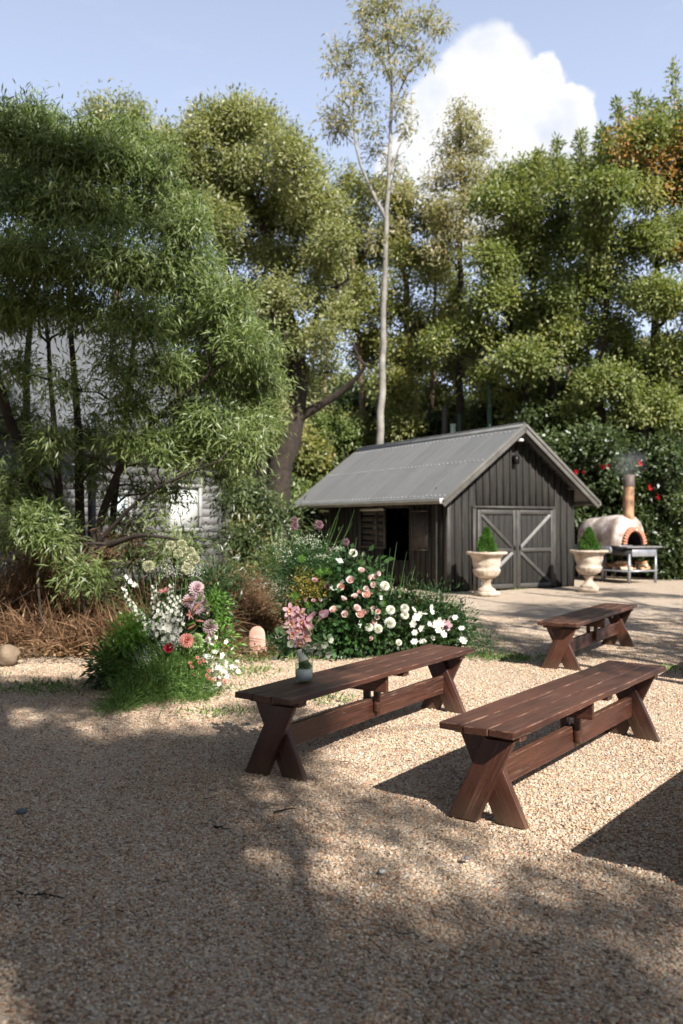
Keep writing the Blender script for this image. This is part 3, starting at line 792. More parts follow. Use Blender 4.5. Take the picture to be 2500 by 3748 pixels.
# ------------------------------------------------------------------ urns with little conifers
def stone_mat():
    m, t, b, o = new_mat('cast_stone'); p = coord(t)
    c = t.ramp(t.noise(p, 5, 7, .65), [(.32, (.26, .20, .15)), (.5, (.46, .38, .30)), (.68, (.60, .52, .42))])
    t.link(c, b.inputs['Base Color']); b.inputs['Roughness'].default_value = .85
    bump(t, t.noise(p, 40, 6, .7), b, .5, .006); return m
M_stone = stone_mat()
def make_urn():
    r = empty('urn')
    def wob(R, Z, T):
        low = (Z > .40) & (Z < .54)
        R = R*(1+np.where(low, .028*np.abs(np.sin(T*9)), 0))
        sw = np.exp(-((Z-.66-.03*np.cos(T*4))/.055)**2)
        return R+sw*.018*(1+.7*np.sin(T*23+Z*70)*np.sin(T*11-Z*43))
    base = Geo().box((0, 0, .045), (.20, .20, .045)).lathe([(.0, .09), (.185, .09), (.19, .115), (.17, .135), (.135, .16), (.10, .19), (.085, .235), (.085, .29), (.11, .315), (.125, .335), (.10, .352), (0, .355)], 28)
    link('foot', base.mesh('foot', False), M_stone, r)
    z = np.linspace(.35, .84, 26)
    prof = [(.0, .35)]
    pr = lambda q: np.interp(q, [.35, .37, .42, .48, .54, .56, .60, .68, .76, .82, .86], [.09, .17, .235, .268, .285, .262, .258, .272, .30, .335, .37])
    prof += [(pr(q), q) for q in z]
    link('bowl', Geo().lathe(prof, 72, wob=wob).mesh('bowl', True), M_stone, r)
    def rimw(R, Z, T): return R*(1+.006*np.sin(T*30))
    link('rim', Geo().lathe([(.335, .835), (.40, .850), (.425, .868), (.425, .895), (.40, .908), (.33, .905), (.31, .86), (0, .85)], 56, wob=rimw).mesh('rim', True), M_stone, r)
    return r
urn = make_urn(); urn.location = (3.0, 18.1, 0); urn.rotation_euler[2] = .3
tag(urn, 'pale stone pedestal urn standing before the left shed door', 'urn', 'stone urns beside the shed doors')
urn2 = copy_tree(urn); urn2.location = (5.44, 19.25, 0); urn2.rotation_euler[2] = 1.2
tag(urn2, 'pale stone pedestal urn between the shed corner and the pizza oven', 'urn')
def conifer(loc, h, r0, label):
    root = empty('conifer_shrub', loc); g = Geo(); n = 3800
    z = rng.uniform(0, 1, n)**.8; a = rng.uniform(0, 6.28, n); rad = r0*(1-z**1.4)*rng.uniform(.55, 1.05, n)*(1+.16*np.sin(a*3+z*11)+.1*np.sin(a*7-z*19))+.012
    P = np.column_stack([rad*np.cos(a), rad*np.sin(a), z*h]); d = nrm(np.column_stack([np.cos(a)*.5, np.sin(a)*.5, np.full(n, .9)])+unit(n)*.35)
    g.leaves(P, d, unit(n), .055*rng.uniform(.6, 1.3, n), .017, rng.random(n))
    link('foliage', g.mesh('foliage'), leaf_mat('conifer_leaf', [(.03, .085, .012), (.06, .15, .022), (.10, .21, .04)], .25), root)
    link('stem', Geo().tube([(0, 0, -.06), (0, 0, h*.5), (0, 0, h*.9)], [.02, .012, .004], 6), BARK_B, root)
    tag(root, label, 'shrub', 'clipped cone conifers in the urns')
conifer((3.0, 18.1, .86), .52, .19, 'small dark green cone conifer growing in the left urn')
conifer((5.44, 19.25, .86), .50, .21, 'small bright green cone conifer growing in the right urn')

# ------------------------------------------------------------------ pizza oven
def oven():
    # local: x = width (right), -y = forward (mouth)
    r = empty('pizza_oven', (7.36, 22.1, 0), R_(25))
    m, t, b, o = new_mat('oven_render'); p = coord(t)
    c = t.ramp(t.noise(p, 3.2, 7, .62), [(.33, (.22, .165, .135)), (.48, (.38, .305, .265)), (.58, (.56, .49, .46)), (.7, (.72, .66, .64))])
    t.link(c, b.inputs['Base Color']); b.inputs['Roughness'].default_value = .85; bump(t, t.noise(p, 16, 6), b, .5, .01)
    W, H, LN, z0 = .50, .76, 1.75, .93
    prof = []; ys = np.concatenate([np.linspace(0, .25, 6), np.linspace(.4, 1.3, 5), np.linspace(1.4, LN, 7)])
    th = np.linspace(0, np.pi, 25); V = []
    for y in ys:
        s = 1-max(0, (.25-y)/.25)**2.2*.32-max(0, (y-1.2)/.55)**2*.45
        e = 2.5; cx = np.sign(np.cos(th))*np.abs(np.cos(th))**(2/e); cz = np.abs(np.sin(th))**(2/e)
        hump = 1+.04*math.sin(y*4)
        V.append(np.column_stack([W*s*1.08*cx, np.full(25, y), z0+H*(s*.5+.5)*hump*cz*(.98 if y < .2 else 1)]))
    V = np.vstack(V); n = 25; i = np.arange(len(ys)-1)[:, None]*n; j = np.arange(n-1)[None]
    g = Geo().add(V, np.stack([i+j, i+j+1, i+n+j+1, i+n+j], -1).reshape(-1, 4))
    # back cap
    bk = V[-n:]; g.add(np.vstack([[0, LN, z0], bk]), tris=[(0, k+2, k+1) for k in range(n-1)])
    # front face with the arched mouth left open
    fo = V[:n]; mo = np.column_stack([.27*np.cos(th), np.full(n, -.0), z0+.02+.34*np.sin(th)])
    g.add(np.vstack([fo, mo]), [(k, k+1, n+k+1, n+k) for k in range(n-1)])
    link('dome', g.mesh('dome', True), m, r)
    soot = simple('soot', (.012, .010, .009), .9, .3, 6)
    g = Geo(); mi = mo+np.array([0, .9, 0]); g.add(np.vstack([mo, mi]), [(k, k+1, n+k+1, n+k) for k in range(n-1)])
    g.add(np.vstack([[0, .9, z0], mi]), tris=[(0, k+1, k+2) for k in range(n-1)]); link('oven_cavity', g, soot, r)
    br = simple('oven_brick', (.50, .21, .13), .85, .3, 14); nb = 17; me = bevel(Geo().box((0, 0, 0), (.052, .05, .026)).mesh('brick'), .004, 1); me.materials.append(br)
    for k in range(nb):
        a = math.pi*(k+.5)/nb; link('brick', me, None, r, (.325*math.cos(a), -.04, z0+.02+.395*math.sin(a)), (0, -a, 0))
    link('vent_knob', Geo().lathe([(0, 0), (.028, .0), (.03, .03), (0, .035)], 12), simple('knob_white', (.6, .58, .5)), r, (0, -.10, z0+.39), (R_(90), 0, 0))
    steel = simple('galvanised_steel', (.30, .31, .34), .4, .2, 5, metal=.5)
    rust = simple('rusty_flue', (.33, .19, .11), .6, .6, 5, metal=.3); dk = simple('flue_cap', (.10, .075, .065), .6, .3, 6)
    link('flue', Geo().tube([(.0, .16, z0+.60), (0, .16, 2.2), (0.01, .16, 2.62)], .135, 18, cap=True), rust, r)
    link('flue_cap', Geo().lathe([(.142, 0), (.15, .05), (.142, .1), (.15, .3), (.13, .3), (.12, .02)], 20, (.01, .16, 2.42)), dk, r)
    g = Geo().box((0, LN/2+.1, z0-.10), (W+.04, LN/2-.12, .10)); link('base_tray', bevel(g.mesh('base_tray'), .01, 1), steel, r)
    link('front_shelf', bevel(Geo().box((0, -.20, z0-.03), (W+.08, .22, .018)).mesh('front_shelf'), .004, 1), simple('slate_shelf', (.16, .15, .15), .6), r)
    link('drawer', bevel(Geo().box((.04, -.34, z0-.16), (W-.10, .012, .105)).mesh('drawer'), .006, 1), steel, r)
    link('drawer_box', Geo().box((.0, -.05, z0-.15), (W-.02, .27, .09)), simple('dark_steel', (.06, .06, .065), .5, .2, 5, metal=.3), r)
    for x in (-.43, .43):
        for y in (-.32, .62, 1.5): link('leg', Geo().box((x, y, (z0-.2)/2), (.026, .026, (z0-.2)/2)), steel, r)
    link('lower_shelf', Geo().box((0, .6, .30), (.48, .94, .018)), steel, r)
    tag(r, 'domed wood fired pizza oven on steel frame with rusty smoking flue', 'pizza oven')
    # firewood on the lower shelf
    Rm = r.matrix_basis if False else Matrix.Translation(r.location)@Matrix.Rotation(R_(25), 4, 'Z')
    wood = simple('split_firewood', (.42, .22, .12), .85, .45, 10); wood2 = simple('pale_firewood', (.58, .42, .29), .85, .35, 10)
    ml = []
    for w_ in (wood, wood2):
        g = Geo().prism([(-.045, -.03), (.05, -.04), (.03, .045), (-.03, .035)], -.16, .16); me = bevel(g.mesh('firewood'), .006, 1); me.materials.append(w_); ml.append(me)
    k = 0
    for lay, (z, nn) in enumerate(((.355, 9), (.43, 8), (.50, 4))):
        for q in range(nn):
            y = -.2+q*.165+lay*.07; x = -.26 if q % 2 else .0+.2*(q % 3 == 0)
            if lay == 2 and q > 2: y += .5
            loc = Rm@Vector((x, y, z)); o = link('firewood_log', ml[(q+lay) % 2], None, None, loc, (rng.normal(0, .1), rng.normal(0, .1), R_(25)+R_(90)*(lay == 0)+rng.normal(0, .25)))
            tag(o, ['reddish', 'pale'][(q+lay) % 2]+' split firewood log in the '+['bottom', 'second', 'topmost'][lay]+' layer below the pizza oven', 'firewood', 'firewood logs stacked under the oven')
oven()
def smoke():
    m = bpy.data.materials.new('smoke'); m.use_nodes = True; t = NT(m.node_tree); t.n.clear()
    o = t.n.new('ShaderNodeOutputMaterial'); v = t.n.new('ShaderNodeVolumePrincipled')
    v.inputs['Color'].default_value = (.93, .96, .98, 1)
    p = coord(t); n = t.noise(p, 2.0, 6, .65)
    g = t.n.new('ShaderNodeVectorMath'); g.operation = 'LENGTH'; t.link(p, g.inputs[0])
    fall = t.math('SUBTRACT', 1.0, g.outputs['Value'], clamp=True)
    d = t.math('MULTIPLY', t.math('MULTIPLY', t.ramp(n, [(.42, (0, 0, 0)), (.7, (1, 1, 1))]), fall), 1.5)
    t.link(d, v.inputs['Density']); t.link(v.outputs[0], o.inputs['Volume'])
    th = np.linspace(0, np.pi, 10); g = Geo().lathe([(math.sin(a), -math.cos(a)) for a in th], 16)
    ob = link('smoke', g, m, None, (7.3, 22.2, 3.02), (0, R_(-12), 0), (.55, .35, .45)); tag(ob, 'thin blue grey smoke drifting from the oven flue', 'smoke', kind='stuff')
smoke()

# ------------------------------------------------------------------ posts behind the shed
for (u, v1, y, rad, lab, c, nm) in [(1040, 975, 28, .085, 'short pale green post rising behind the shed ridge', (.40, .50, .42), 'post_pale'),
                        (1055, 953, 28.3, .07, 'mid height green post just right of the short pale one', (.035, .07, .05), 'post_green'),
                        (1124, 880, 27, .075, 'tall slim green post among the trees right of the others', (.035, .07, .05), 'post_green'),
                        (1021, 935, 29, .10, 'dark weathered timber post left of the green posts', (.09, .08, .075), 'post_dark')]:
    p = D(u, v1, y); r = empty('post', (p.x, p.y, 0))
    link('shaft', Geo().tube([(0, 0, 0), (0, 0, p.z/2), (0, 0, p.z)], rad, 10, cap=True), simple(nm, c, .6, .15, 5), r)
    link('cap', Geo().lathe([(0, .03), (rad*1.15, .02), (rad*1.15, -.03), (rad, -.03)], 12, (0, 0, p.z)), simple(nm, c), r)
    tag(r, lab, 'post', 'posts behind the shed')

# ------------------------------------------------------------------ big trees
def T(u, v, y): return D(u, v, y)
# 1 willowy tree at the left
st = [([G(150, 1475)*1+Vector((-.35, 1.2, 0)), T(120, 1220, 11.6), T(105, 1140, 11.6), T(61, 1062, 11.5), T(7, 960, 11.4), T(-20, 760, 11.2)], .13, .04),
      ([T(205, 1330, 11.2), T(218, 1195, 11.2), T(245, 1127, 11.2), T(299, 1018, 11), T(340, 967, 10.8), T(398, 920, 10.6), T(480, 860, 10.4)], .065, .02),
      ([T(185, 1330, 11.6), T(190, 1147, 11.6), T(177, 943, 11.6), T(165, 760, 11.5), T(150, 560, 11.4)], .075, .02),
      ([T(90, 1320, 12), T(60, 1050, 12), T(55, 900, 12), T(70, 700, 12), T(90, 480, 12)], .08, .02),
      ([T(240, 1330, 11.8), T(262, 1150, 11.8), T(290, 950, 11.8), T(310, 760, 11.7), T(330, 560, 11.5)], .055, .018),
      ([T(150, 1300, 11.3), T(130, 1060, 11.3), T(115, 860, 11.3), T(100, 700, 11.2)], .06, .02),
      ([T(230, 1240, 11.0), T(330, 1130, 10.6), T(420, 1090, 10.2), T(500, 1060, 10.0)], .03, .01),
      ([T(250, 1250, 10.6), T(330, 1225, 10.2), T(410, 1240, 9.9)], .04, .012)]
lb = lobes([(60, 320, 80), (60, 262, 30), (20, 300, 40), (230, 330, 44), (290, 300, 34), (320, 345, 40), (520, 700, 60), (560, 800, 50), (610, 880, 40), (590, 990, 50), (500, 1040, 50), (430, 1040, 48), (360, 1030, 44), (280, 1010, 44), (80, 1060, 40), (20, 1160, 44), (60, 1210, 44), (-10, 1250, 40), (140, 1250, 36), (290, 1200, 30), (220, 1060, 36), (390, 1130, 34), (-40, 420, 100), (150, 370, 85), (250, 385, 85), (340, 400, 62), (80, 480, 100), (200, 500, 105), (330, 500, 90), (420, 540, 66), (440, 480, 34), (375, 350, 30), (100, 290, 40),
            (0, 600, 100), (120, 620, 100), (250, 620, 105), (380, 640, 90), (465, 610, 52), (465, 690, 58), (-20, 730, 70), (60, 710, 70), (180, 720, 80), (300, 740, 80),
            (420, 760, 80), (520, 770, 62), (555, 860, 64), (460, 870, 80), (600, 900, 44), (580, 960, 58), (380, 850, 60), (480, 980, 66), (570, 1040, 46), (520, 1090, 32), (420, 950, 50), (600, 800, 36),
            (30, 850, 46), (150, 890, 46), (300, 930, 56), (60, 960, 36), (215, 990, 42), (390, 1010, 42), (300, 860, 40), (250, 830, 45), (20, 1100, 34), (180, 1090, 32), (330, 1120, 26), (445, 1075, 26), (250, 1130, 22), (360, 1180, 20), (120, 1180, 30), (120, 1010, 34), (-30, 950, 60)], 11.2, 1.0)
tree('willowy_tree', 'large willowy tree with fine drooping leaves and dark crooked stems at left', 'tree', (-3.9, 11.6, 0), st, lb, .118, .019, .20, 430, 36, L_willow, BARK_D, droop=.55, fill=.3, limb=.03, up=.35, twr=.008)
# low leafy shoots in front of its stems
def shoots(name, label, spots, y, lmat, leaf=.15, wid=.02, per=34, dens=240, group=None, bark=BARK_D):
    for i, (u, v, R) in enumerate(spots):
        c = D(u, v, y); r = R/FD*y; root = empty(name, (c.x, c.y, 0)); g = Geo(); b = Geo()
        n = max(6, int(dens*r*r)); hub = np.array([0, 0, c.z-r*.3])
        b.tube(limb_pts((0.1, 0, 0), hub, 5, .04), np.linspace(.02, .012, 5), 5)
        foliage(g, (0, 0, c.z), (r, r*.8, r*.8), n, per, leaf, wid, .2, .5, .15, tw=b, hub=hub, twr=.006)
        link('foliage', g.mesh('foliage'), lmat, root); link('stem', b.mesh('stem', True), bark, root)
        tag(root, label[i] if isinstance(label, list) else label, 'shrub', group)
shoots('leafy_shrub', ['low green shrub with long leaves in the dry grass beside the white flowers', 'dark green shrub at the left edge below the leaning trunk', 'pale green leafy shrub under the house window'],
       [(190, 1330, 62), (85, 1225, 66), (400, 1275, 48)], 10.4, L_willow, .13, .02)
shoots('twiggy_shrub', ['dark twiggy shrub behind the white alliums', 'brown tangled shrub left of the flower display', 'dark rounded shrub between the flower display and the sign', 'dark leafy shrub under the left house window'],
       [(330, 1290, 60), (250, 1390, 50), (520, 1330, 56), (440, 1250, 54)], 11.0, L_dark, .10, .02, 30, 170)
shoots('dry_shrub', ['tall brown dry shrub below the willowy tree', 'brown dry grass mound right of the flower display', 'brown dry shrub at the left beside the rock'],
       [(300, 1270, 66), (540, 1370, 60), (90, 1320, 74)], 11.2, L_dry, .16, .009, 44, 300)
shoots('garden_shrub', ['dense green shrub with narrow leaves left of the shed, under the eave', 'rounded green shrub behind the flowers and sign', 'yellow green twiggy shrub below the spreading tree', 'feathery dark shrub between the house corner and the shed'],
       [(640, 1200, 62), (560, 1250, 66), (545, 1150, 56), (600, 1140, 50)], 14.5, L_dark, .13, .03, 36, 130)

# 2 pale trees far left
tree('pale_tree', 'pale yellow green tree top behind the left end of the willowy tree', 'tree', (-10.5, 29, 0), [([(-10.5, 29, 0), (-10.3, 29, 7), (-10, 29, 13)], .3, .08)],
     lobes([(40, 290, 62), (-40, 300, 70), (100, 310, 50), (10, 380, 90), (130, 380, 70)], 29, 1), .15, .06, .42, 30, 70, L_olive, BARK_B, .1)
tree('pale_tree', 'pale leafy tree top rising between the willowy and the spreading tree', 'tree', (-7.6, 29, 0), [([(-7.6, 29, 0), (-7.5, 29, 7), (-7.3, 29, 13)], .3, .08)],
     lobes([(210, 285, 42), (265, 270, 48), (325, 275, 28), (300, 340, 75), (220, 360, 70), (370, 350, 50), (400, 450, 80)], 29, 1), .15, .06, .42, 30, 70, L_olive, BARK_B, .1)
# 3 spreading tree, centre left
yb = 24
st = [([T(628, 1330, yb), T(634, 1080, yb), T(680, 960, yb), T(690, 800, yb), T(640, 660, yb), T(600, 520, yb), T(560, 400, yb)], .42, .08),
      ([T(612, 1330, yb), T(600, 1150, yb), T(596, 980, yb), T(560, 820, yb), T(530, 660, yb), T(500, 480, yb)], .30, .06),
      ([T(680, 960, yb), T(790, 900, yb-.5), T(840, 840, yb-1)], .15, .04), ([T(690, 800, yb), T(745, 700, yb), T(800, 640, yb)], .16, .05),
      ([T(690, 840, yb), T(640, 760, yb-1), T(610, 690, yb-1.5)], .12, .04), ([T(640, 660, yb), T(720, 560, yb), T(740, 460, yb)], .13, .04)]
lb = lobes([(400, 365, 36), (395, 420, 40), (380, 330, 32), (430, 390, 44), (455, 300, 26), (540, 262, 24), (610, 275, 22), (655, 320, 26), (700, 440, 36), (745, 480, 40), (765, 560, 40), (750, 660, 44), (775, 730, 38), (690, 350, 26), (490, 300, 55), (560, 290, 55), (610, 320, 50), (450, 330, 40), (520, 380, 75), (600, 400, 75), (660, 380, 55), (680, 460, 60), (430, 420, 55), (560, 480, 70), (640, 520, 62),
            (725, 400, 26), (700, 520, 40), (480, 520, 70), (560, 580, 60), (640, 610, 58), (710, 600, 50), (560, 690, 50), (650, 700, 56), (720, 690, 40), (600, 770, 50), (690, 790, 44), (640, 850, 44), (560, 860, 44), (745, 780, 34), (700, 880, 30), (760, 850, 26), (740, 600, 36), (600, 940, 40), (500, 1100, 50)], yb, 2.2)
tree('spreading_tree', 'broad spreading olive green tree with dark leaning trunk left of the shed', 'tree', (-1.9, yb, 0), st, lb, .125, .052, .36, 74, 88, L_olive, BARK_D, .15, fill=.55, limb=.09)
# 4 tall pale gum
yg = 27
st = [([T(868, 1330, yg), T(872, 1000, yg), T(880, 800, yg), T(885, 600, yg), T(893, 400, yg), T(899, 250, yg), T(897, 130, yg), T(880, 20, yg)], .15, .025),
      ([T(886, 500, yg), T(858, 450, yg), T(815, 360, yg), T(808, 280, yg), T(815, 200, yg)], .06, .02), ([T(899, 250, yg), T(930, 180, yg), T(965, 110, yg), T(1010, 50, yg)], .035, .01),
      ([T(898, 180, yg), T(860, 110, yg), T(830, 60, yg)], .05, .015), ([T(893, 400, yg), T(920, 330, yg)], .05, .02)]
lb = lobes([(870, 20, 40), (830, 30, 30), (890, 85, 50), (920, 110, 42), (850, 100, 38), (965, 60, 24), (940, 50, 24), (985, 40, 18), (1010, 65, 14), (780, 110, 26), (765, 150, 26), (800, 150, 30), (880, 150, 36), (925, 170, 24),
            (790, 220, 30), (760, 260, 26), (830, 200, 26), (850, 240, 24), (920, 240, 22), (800, 290, 36), (770, 300, 22), (850, 300, 28), (930, 300, 16), (860, 350, 16), (975, 130, 14), (905, 380, 16), (870, 430, 20), (925, 440, 18), (900, 520, 24), (860, 560, 22), (850, 30, 22), (900, 0, 24)], yg, 1.0)
tree('tall_gum_tree', 'very tall slim gum tree with pale trunk rising behind the shed', 'tree', (1.15, yg, 0), st, lb, .20, .05, .30, 40, 26, L_gum, BARK_W, .5, fill=.3, limb=.03, twr=.012, r_scale=.95)
# 5 conical gum
y5 = 29
lb = lobes([(1050, 265, 24), (1085, 285, 24), (1060, 320, 40), (1100, 345, 36), (1030, 350, 32), (1060, 400, 52), (1110, 420, 40), (1020, 430, 36), (1075, 470, 55), (1130, 480, 34), (1000, 500, 40), (1060, 540, 55), (1120, 560, 42), (1010, 580, 45)], y5, 1)
tree('conical_gum_tree', 'conical grey green gum tree standing before the white cloud', 'tree', (3.95, y5, 0), [([T(1052, 1330, y5), T(1054, 900, y5), T(1056, 600, y5), T(1062, 400, y5), T(1055, 260, y5)], .2, .04)], lb, .15, .05, .36, 40, 56, L_gum, BARK_D, .35, fill=.3)
# 6 yellow-green trees in the middle
y6 = 31
lb = lobes([(805, 430, 36), (850, 460, 44), (930, 470, 55), (980, 520, 50), (800, 520, 55), (870, 560, 65), (950, 600, 65), (790, 620, 55), (1010, 650, 60), (850, 680, 65), (930, 720, 70), (800, 740, 40), (1040, 740, 60), (860, 800, 60), (960, 830, 65), (1060, 850, 55), (900, 910, 55), (1000, 930, 50), (930, 980, 40)], y6, 2)
tree('yellowing_tree', 'yellow green leafy tree filling the middle behind the pale gum trunk', 'tree', (2.0, y6, 0), [([T(930, 1330, y6), T(940, 900, y6), T(930, 640, y6), T(920, 480, y6)], .28, .06), ([T(985, 1330, y6), T(990, 900, y6), T(1000, 640, y6)], .16, .05), ([T(860, 1330, y6), T(830, 900, y6), T(810, 600, y6)], .2, .05)], lb, .145, .068, .42, 46, 90, L_yell, BARK_B, .2, fill=.5, limb=.08)
# 7 right-hand trees
y7 = 27.5
lb = lobes([(1130, 470, 34), (1170, 430, 44), (1220, 410, 44), (1170, 540, 62), (1240, 500, 66), (1120, 600, 50), (1210, 620, 72), (1290, 420, 50), (1300, 560, 75), (1140, 700, 62), (1230, 730, 75), (1320, 680, 80), (1120, 800, 55), (1200, 840, 66), (1300, 800, 75), (1130, 890, 50), (1230, 930, 60), (1310, 920, 60), (1010, 800, 40), (1080, 760, 40)], y7, 1.8)
tree('leafy_tree', 'tall glossy green tree behind the shed gable, left of the orange tinted one', 'tree', (5.9, y7, 0), [([T(1310, 1330, y7), T(1300, 1050, y7), T(1270, 900, y7), T(1240, 740, y7), T(1210, 560, y7)], .28, .06), ([T(1250, 1330, y7), T(1230, 1000, y7), T(1180, 800, y7), T(1150, 640, y7)], .2, .05)], lb, .14, .066, .38, 66, 88, L_right, BARK_D, .25, fill=.5, limb=.09)
y8 = 25.5
def spires(lg, bg, B):
    for (u, v0, v1) in [(1545, 140, 420), (1422, 235, 400), (1462, 215, 400), (1495, 225, 380), (1520, 240, 380), (1375, 290, 420), (1330, 300, 430), (1285, 320, 440), (1240, 350, 460), (1400, 300, 400), (1560, 260, 420), (1450, 300, 400), (1200, 390, 470)]:
        a = np.array(D(u, v1, y8))-B; b = np.array(D(u+rng.uniform(-8, 8), v0, y8))-B; P = limb_pts(a, b, 8, .03)
        bg.tube(P, np.linspace(.03, .006, 8), 5); n = 420; t = rng.random(n)
        Q = np.column_stack([np.interp(t, np.linspace(0, 1, 8), P[:, k]) for k in range(3)]); off = unit(n)
        Q += off*(.34*(1-t)+.13)[:, None]*rng.random(n)[:, None]
        lg.leaves(Q, nrm(off+np.array([0, 0, .4])), unit(n), .17*rng.uniform(.7, 1.2, n), .06, np.clip(rng.normal(.5, .25, n), 0, 1))
st = [([T(1500, 1330, y8), T(1480, 1100, y8), T(1470, 960, y8), T(1500, 800, y8), T(1510, 640, y8), T(1500, 420, y8)], .22, .05), ([T(1400, 1330, y8), T(1400, 1050, y8), T(1370, 900, y8), T(1390, 720, y8), T(1400, 520, y8)], .22, .05),
      ([T(1560, 1330, y8), T(1570, 1000, y8), T(1580, 700, y8), T(1580, 400, y8)], .18, .05)]
lb = lobes([(1430, 370, 60), (1490, 330, 60), (1550, 330, 60), (1350, 420, 50), (1420, 460, 70), (1510, 430, 75), (1580, 430, 70), (1360, 540, 62), (1450, 570, 75), (1540, 560, 75), (1600, 560, 60), (1380, 650, 60), (1470, 690, 75), (1560, 700, 75), (1380, 770, 60), (1460, 820, 70), (1550, 840, 75), (1400, 890, 56), (1490, 940, 60), (1570, 960, 60), (1340, 960, 40), (1620, 300, 70)], y8, 1.5)
tree('autumn_tinted_tree', 'tall leafy tree at the right edge with orange leaves near its top', 'tree', (9.1, y8, 0), st, lb, .13, .062, .36, 68, 88, L_right, BARK_D, .25, fill=.5, limb=.07, extra=spires,
     alt=(L_orange, .12, lambda c: c[2] > D(0, 420, y8).z and c[0] > D(1400, 0, y8).x))
# extra orange sprays
g = Geo(); 
for (u, v, R) in [(1440, 300, 26), (1455, 340, 26), (1480, 300, 22), (1520, 380, 22), (1565, 350, 24), (1425, 350, 16), (1500, 350, 16), (1560, 580, 22), (1545, 420, 20)]:
    c = D(u, v, y8-1.2); foliage(g, c, (R/FD*y8*1.1,)*3, 5, 20, .13, .055, .38, .2, .1)
ob = link('autumn_spray', g.mesh('autumn_spray'), L_orange, bpy.data.objects['autumn_tinted_tree']); ob.location = -Vector((9.1, y8, 0))
# hedge mass behind the oven: separate shrubs
hs = [(1330, 1040, 70, 24.6, 'dark glossy shrub just right of the shed roof'), (1420, 1080, 80, 24.4, 'dark shrub directly behind the oven flue'), (1510, 1080, 85, 24.2, 'dark shrub at the right edge beyond the oven'),
      (1570, 1180, 80, 24, 'low dark shrub at the far right behind the steel table'), (1490, 1220, 80, 24.6, 'deep shaded shrub behind the oven dome'), (1375, 1160, 70, 25.0, 'dark shrub between the shed eave and oven'),
      (1260, 1000, 60, 27, 'shaded shrub peeping over the right slope of the shed roof'), (1560, 1290, 60, 23.8, 'ground hugging dark shrub in the lower right corner of the hedge')]
for (u, v, R, y, lab) in hs:
    c = D(u, v, y); r = R/FD*y; root = empty('hedge_shrub', (c.x, c.y, 0)); g = Geo(); b = Geo()
    for k in range(3): b.tube(limb_pts((rng.uniform(-.2, .2), 0, 0), (rng.uniform(-.6, .6), 0, c.z), 6, .06), np.linspace(.06, .03, 6), 6)
    foliage(g, (0, 0, c.z), (r*1.1, r*.8, r*1.1), 110, 60, .15, .065, .30, .15, .3, tw=b, hub=np.array([0, 0, c.z-r*.3]), twr=.01)
    foliage(g, (0, 0, c.z*.45), (r*1.15, r*.8, c.z*.5), 90, 55, .15, .065, .32, .15, .3)
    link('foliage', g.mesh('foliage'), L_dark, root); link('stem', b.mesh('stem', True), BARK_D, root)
    fm = petal_mat('red_petal', (.55, .02, .03)); 
    if u in (1330, 1420, 1510):
        me = Geo(); n = 14; me.leaves(unit(n)*.02, unit(n), unit(n), .07, .05, np.ones(n)); me = me.mesh('flower'); me.materials.append(fm)
        for (fu, fv) in {1330: [(1322, 1083), (1340, 1084)], 1420: [(1383, 1070), (1394, 1068)], 1510: [(1493, 1118), (1512, 1140), (1470, 1062)]}[u]:
            q = D(fu, fv, y-r*.9); link('flower', me, None, root, q-Vector((c.x, c.y, 0)), (0, 0, 0), 1.2)
    tag(root, lab, 'shrub', 'dark shrubs of the hedge behind the oven')
# undergrowth between house and shed, and over the shed
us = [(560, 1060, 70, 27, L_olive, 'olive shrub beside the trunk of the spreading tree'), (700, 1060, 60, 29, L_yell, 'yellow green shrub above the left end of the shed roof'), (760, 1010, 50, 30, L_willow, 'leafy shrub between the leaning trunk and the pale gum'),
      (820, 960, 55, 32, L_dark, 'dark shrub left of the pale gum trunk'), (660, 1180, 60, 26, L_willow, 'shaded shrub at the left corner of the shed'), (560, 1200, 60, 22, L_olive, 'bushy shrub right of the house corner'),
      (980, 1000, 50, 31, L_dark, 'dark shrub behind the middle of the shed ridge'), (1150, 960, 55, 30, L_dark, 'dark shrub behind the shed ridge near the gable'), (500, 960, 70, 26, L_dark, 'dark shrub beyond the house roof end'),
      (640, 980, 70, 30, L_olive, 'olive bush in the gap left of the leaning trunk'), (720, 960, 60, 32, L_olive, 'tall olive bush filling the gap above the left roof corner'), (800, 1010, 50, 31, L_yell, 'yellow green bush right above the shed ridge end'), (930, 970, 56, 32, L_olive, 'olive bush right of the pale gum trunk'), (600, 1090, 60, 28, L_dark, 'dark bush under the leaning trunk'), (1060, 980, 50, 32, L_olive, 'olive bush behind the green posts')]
for (u, v, R, y, mt, lab) in us:
    c = D(u, v, y); r = R/FD*y; root = empty('undergrowth_shrub', (c.x, c.y, 0)); g = Geo(); b = Geo()
    for k in range(3): b.tube(limb_pts((rng.uniform(-.2, .2), 0, 0), (rng.uniform(-.6, .6), 0, c.z), 6, .06), np.linspace(.06, .03, 6), 6)
    foliage(g, (0, 0, c.z), (r*1.1, r*.8, r), 90, 55, .18, .07, .34, .15, .3, tw=b, hub=np.array([0, 0, c.z-r*.3]), twr=.01)
    foliage(g, (0, 0, c.z*.45), (r*1.1, r*.8, max(.5, c.z*.5)), 80, 50, .18, .07, .34, .15, .3)
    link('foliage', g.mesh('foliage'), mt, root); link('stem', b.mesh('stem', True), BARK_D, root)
    tag(root, lab, 'shrub', 'shrubs under the trees behind the shed')
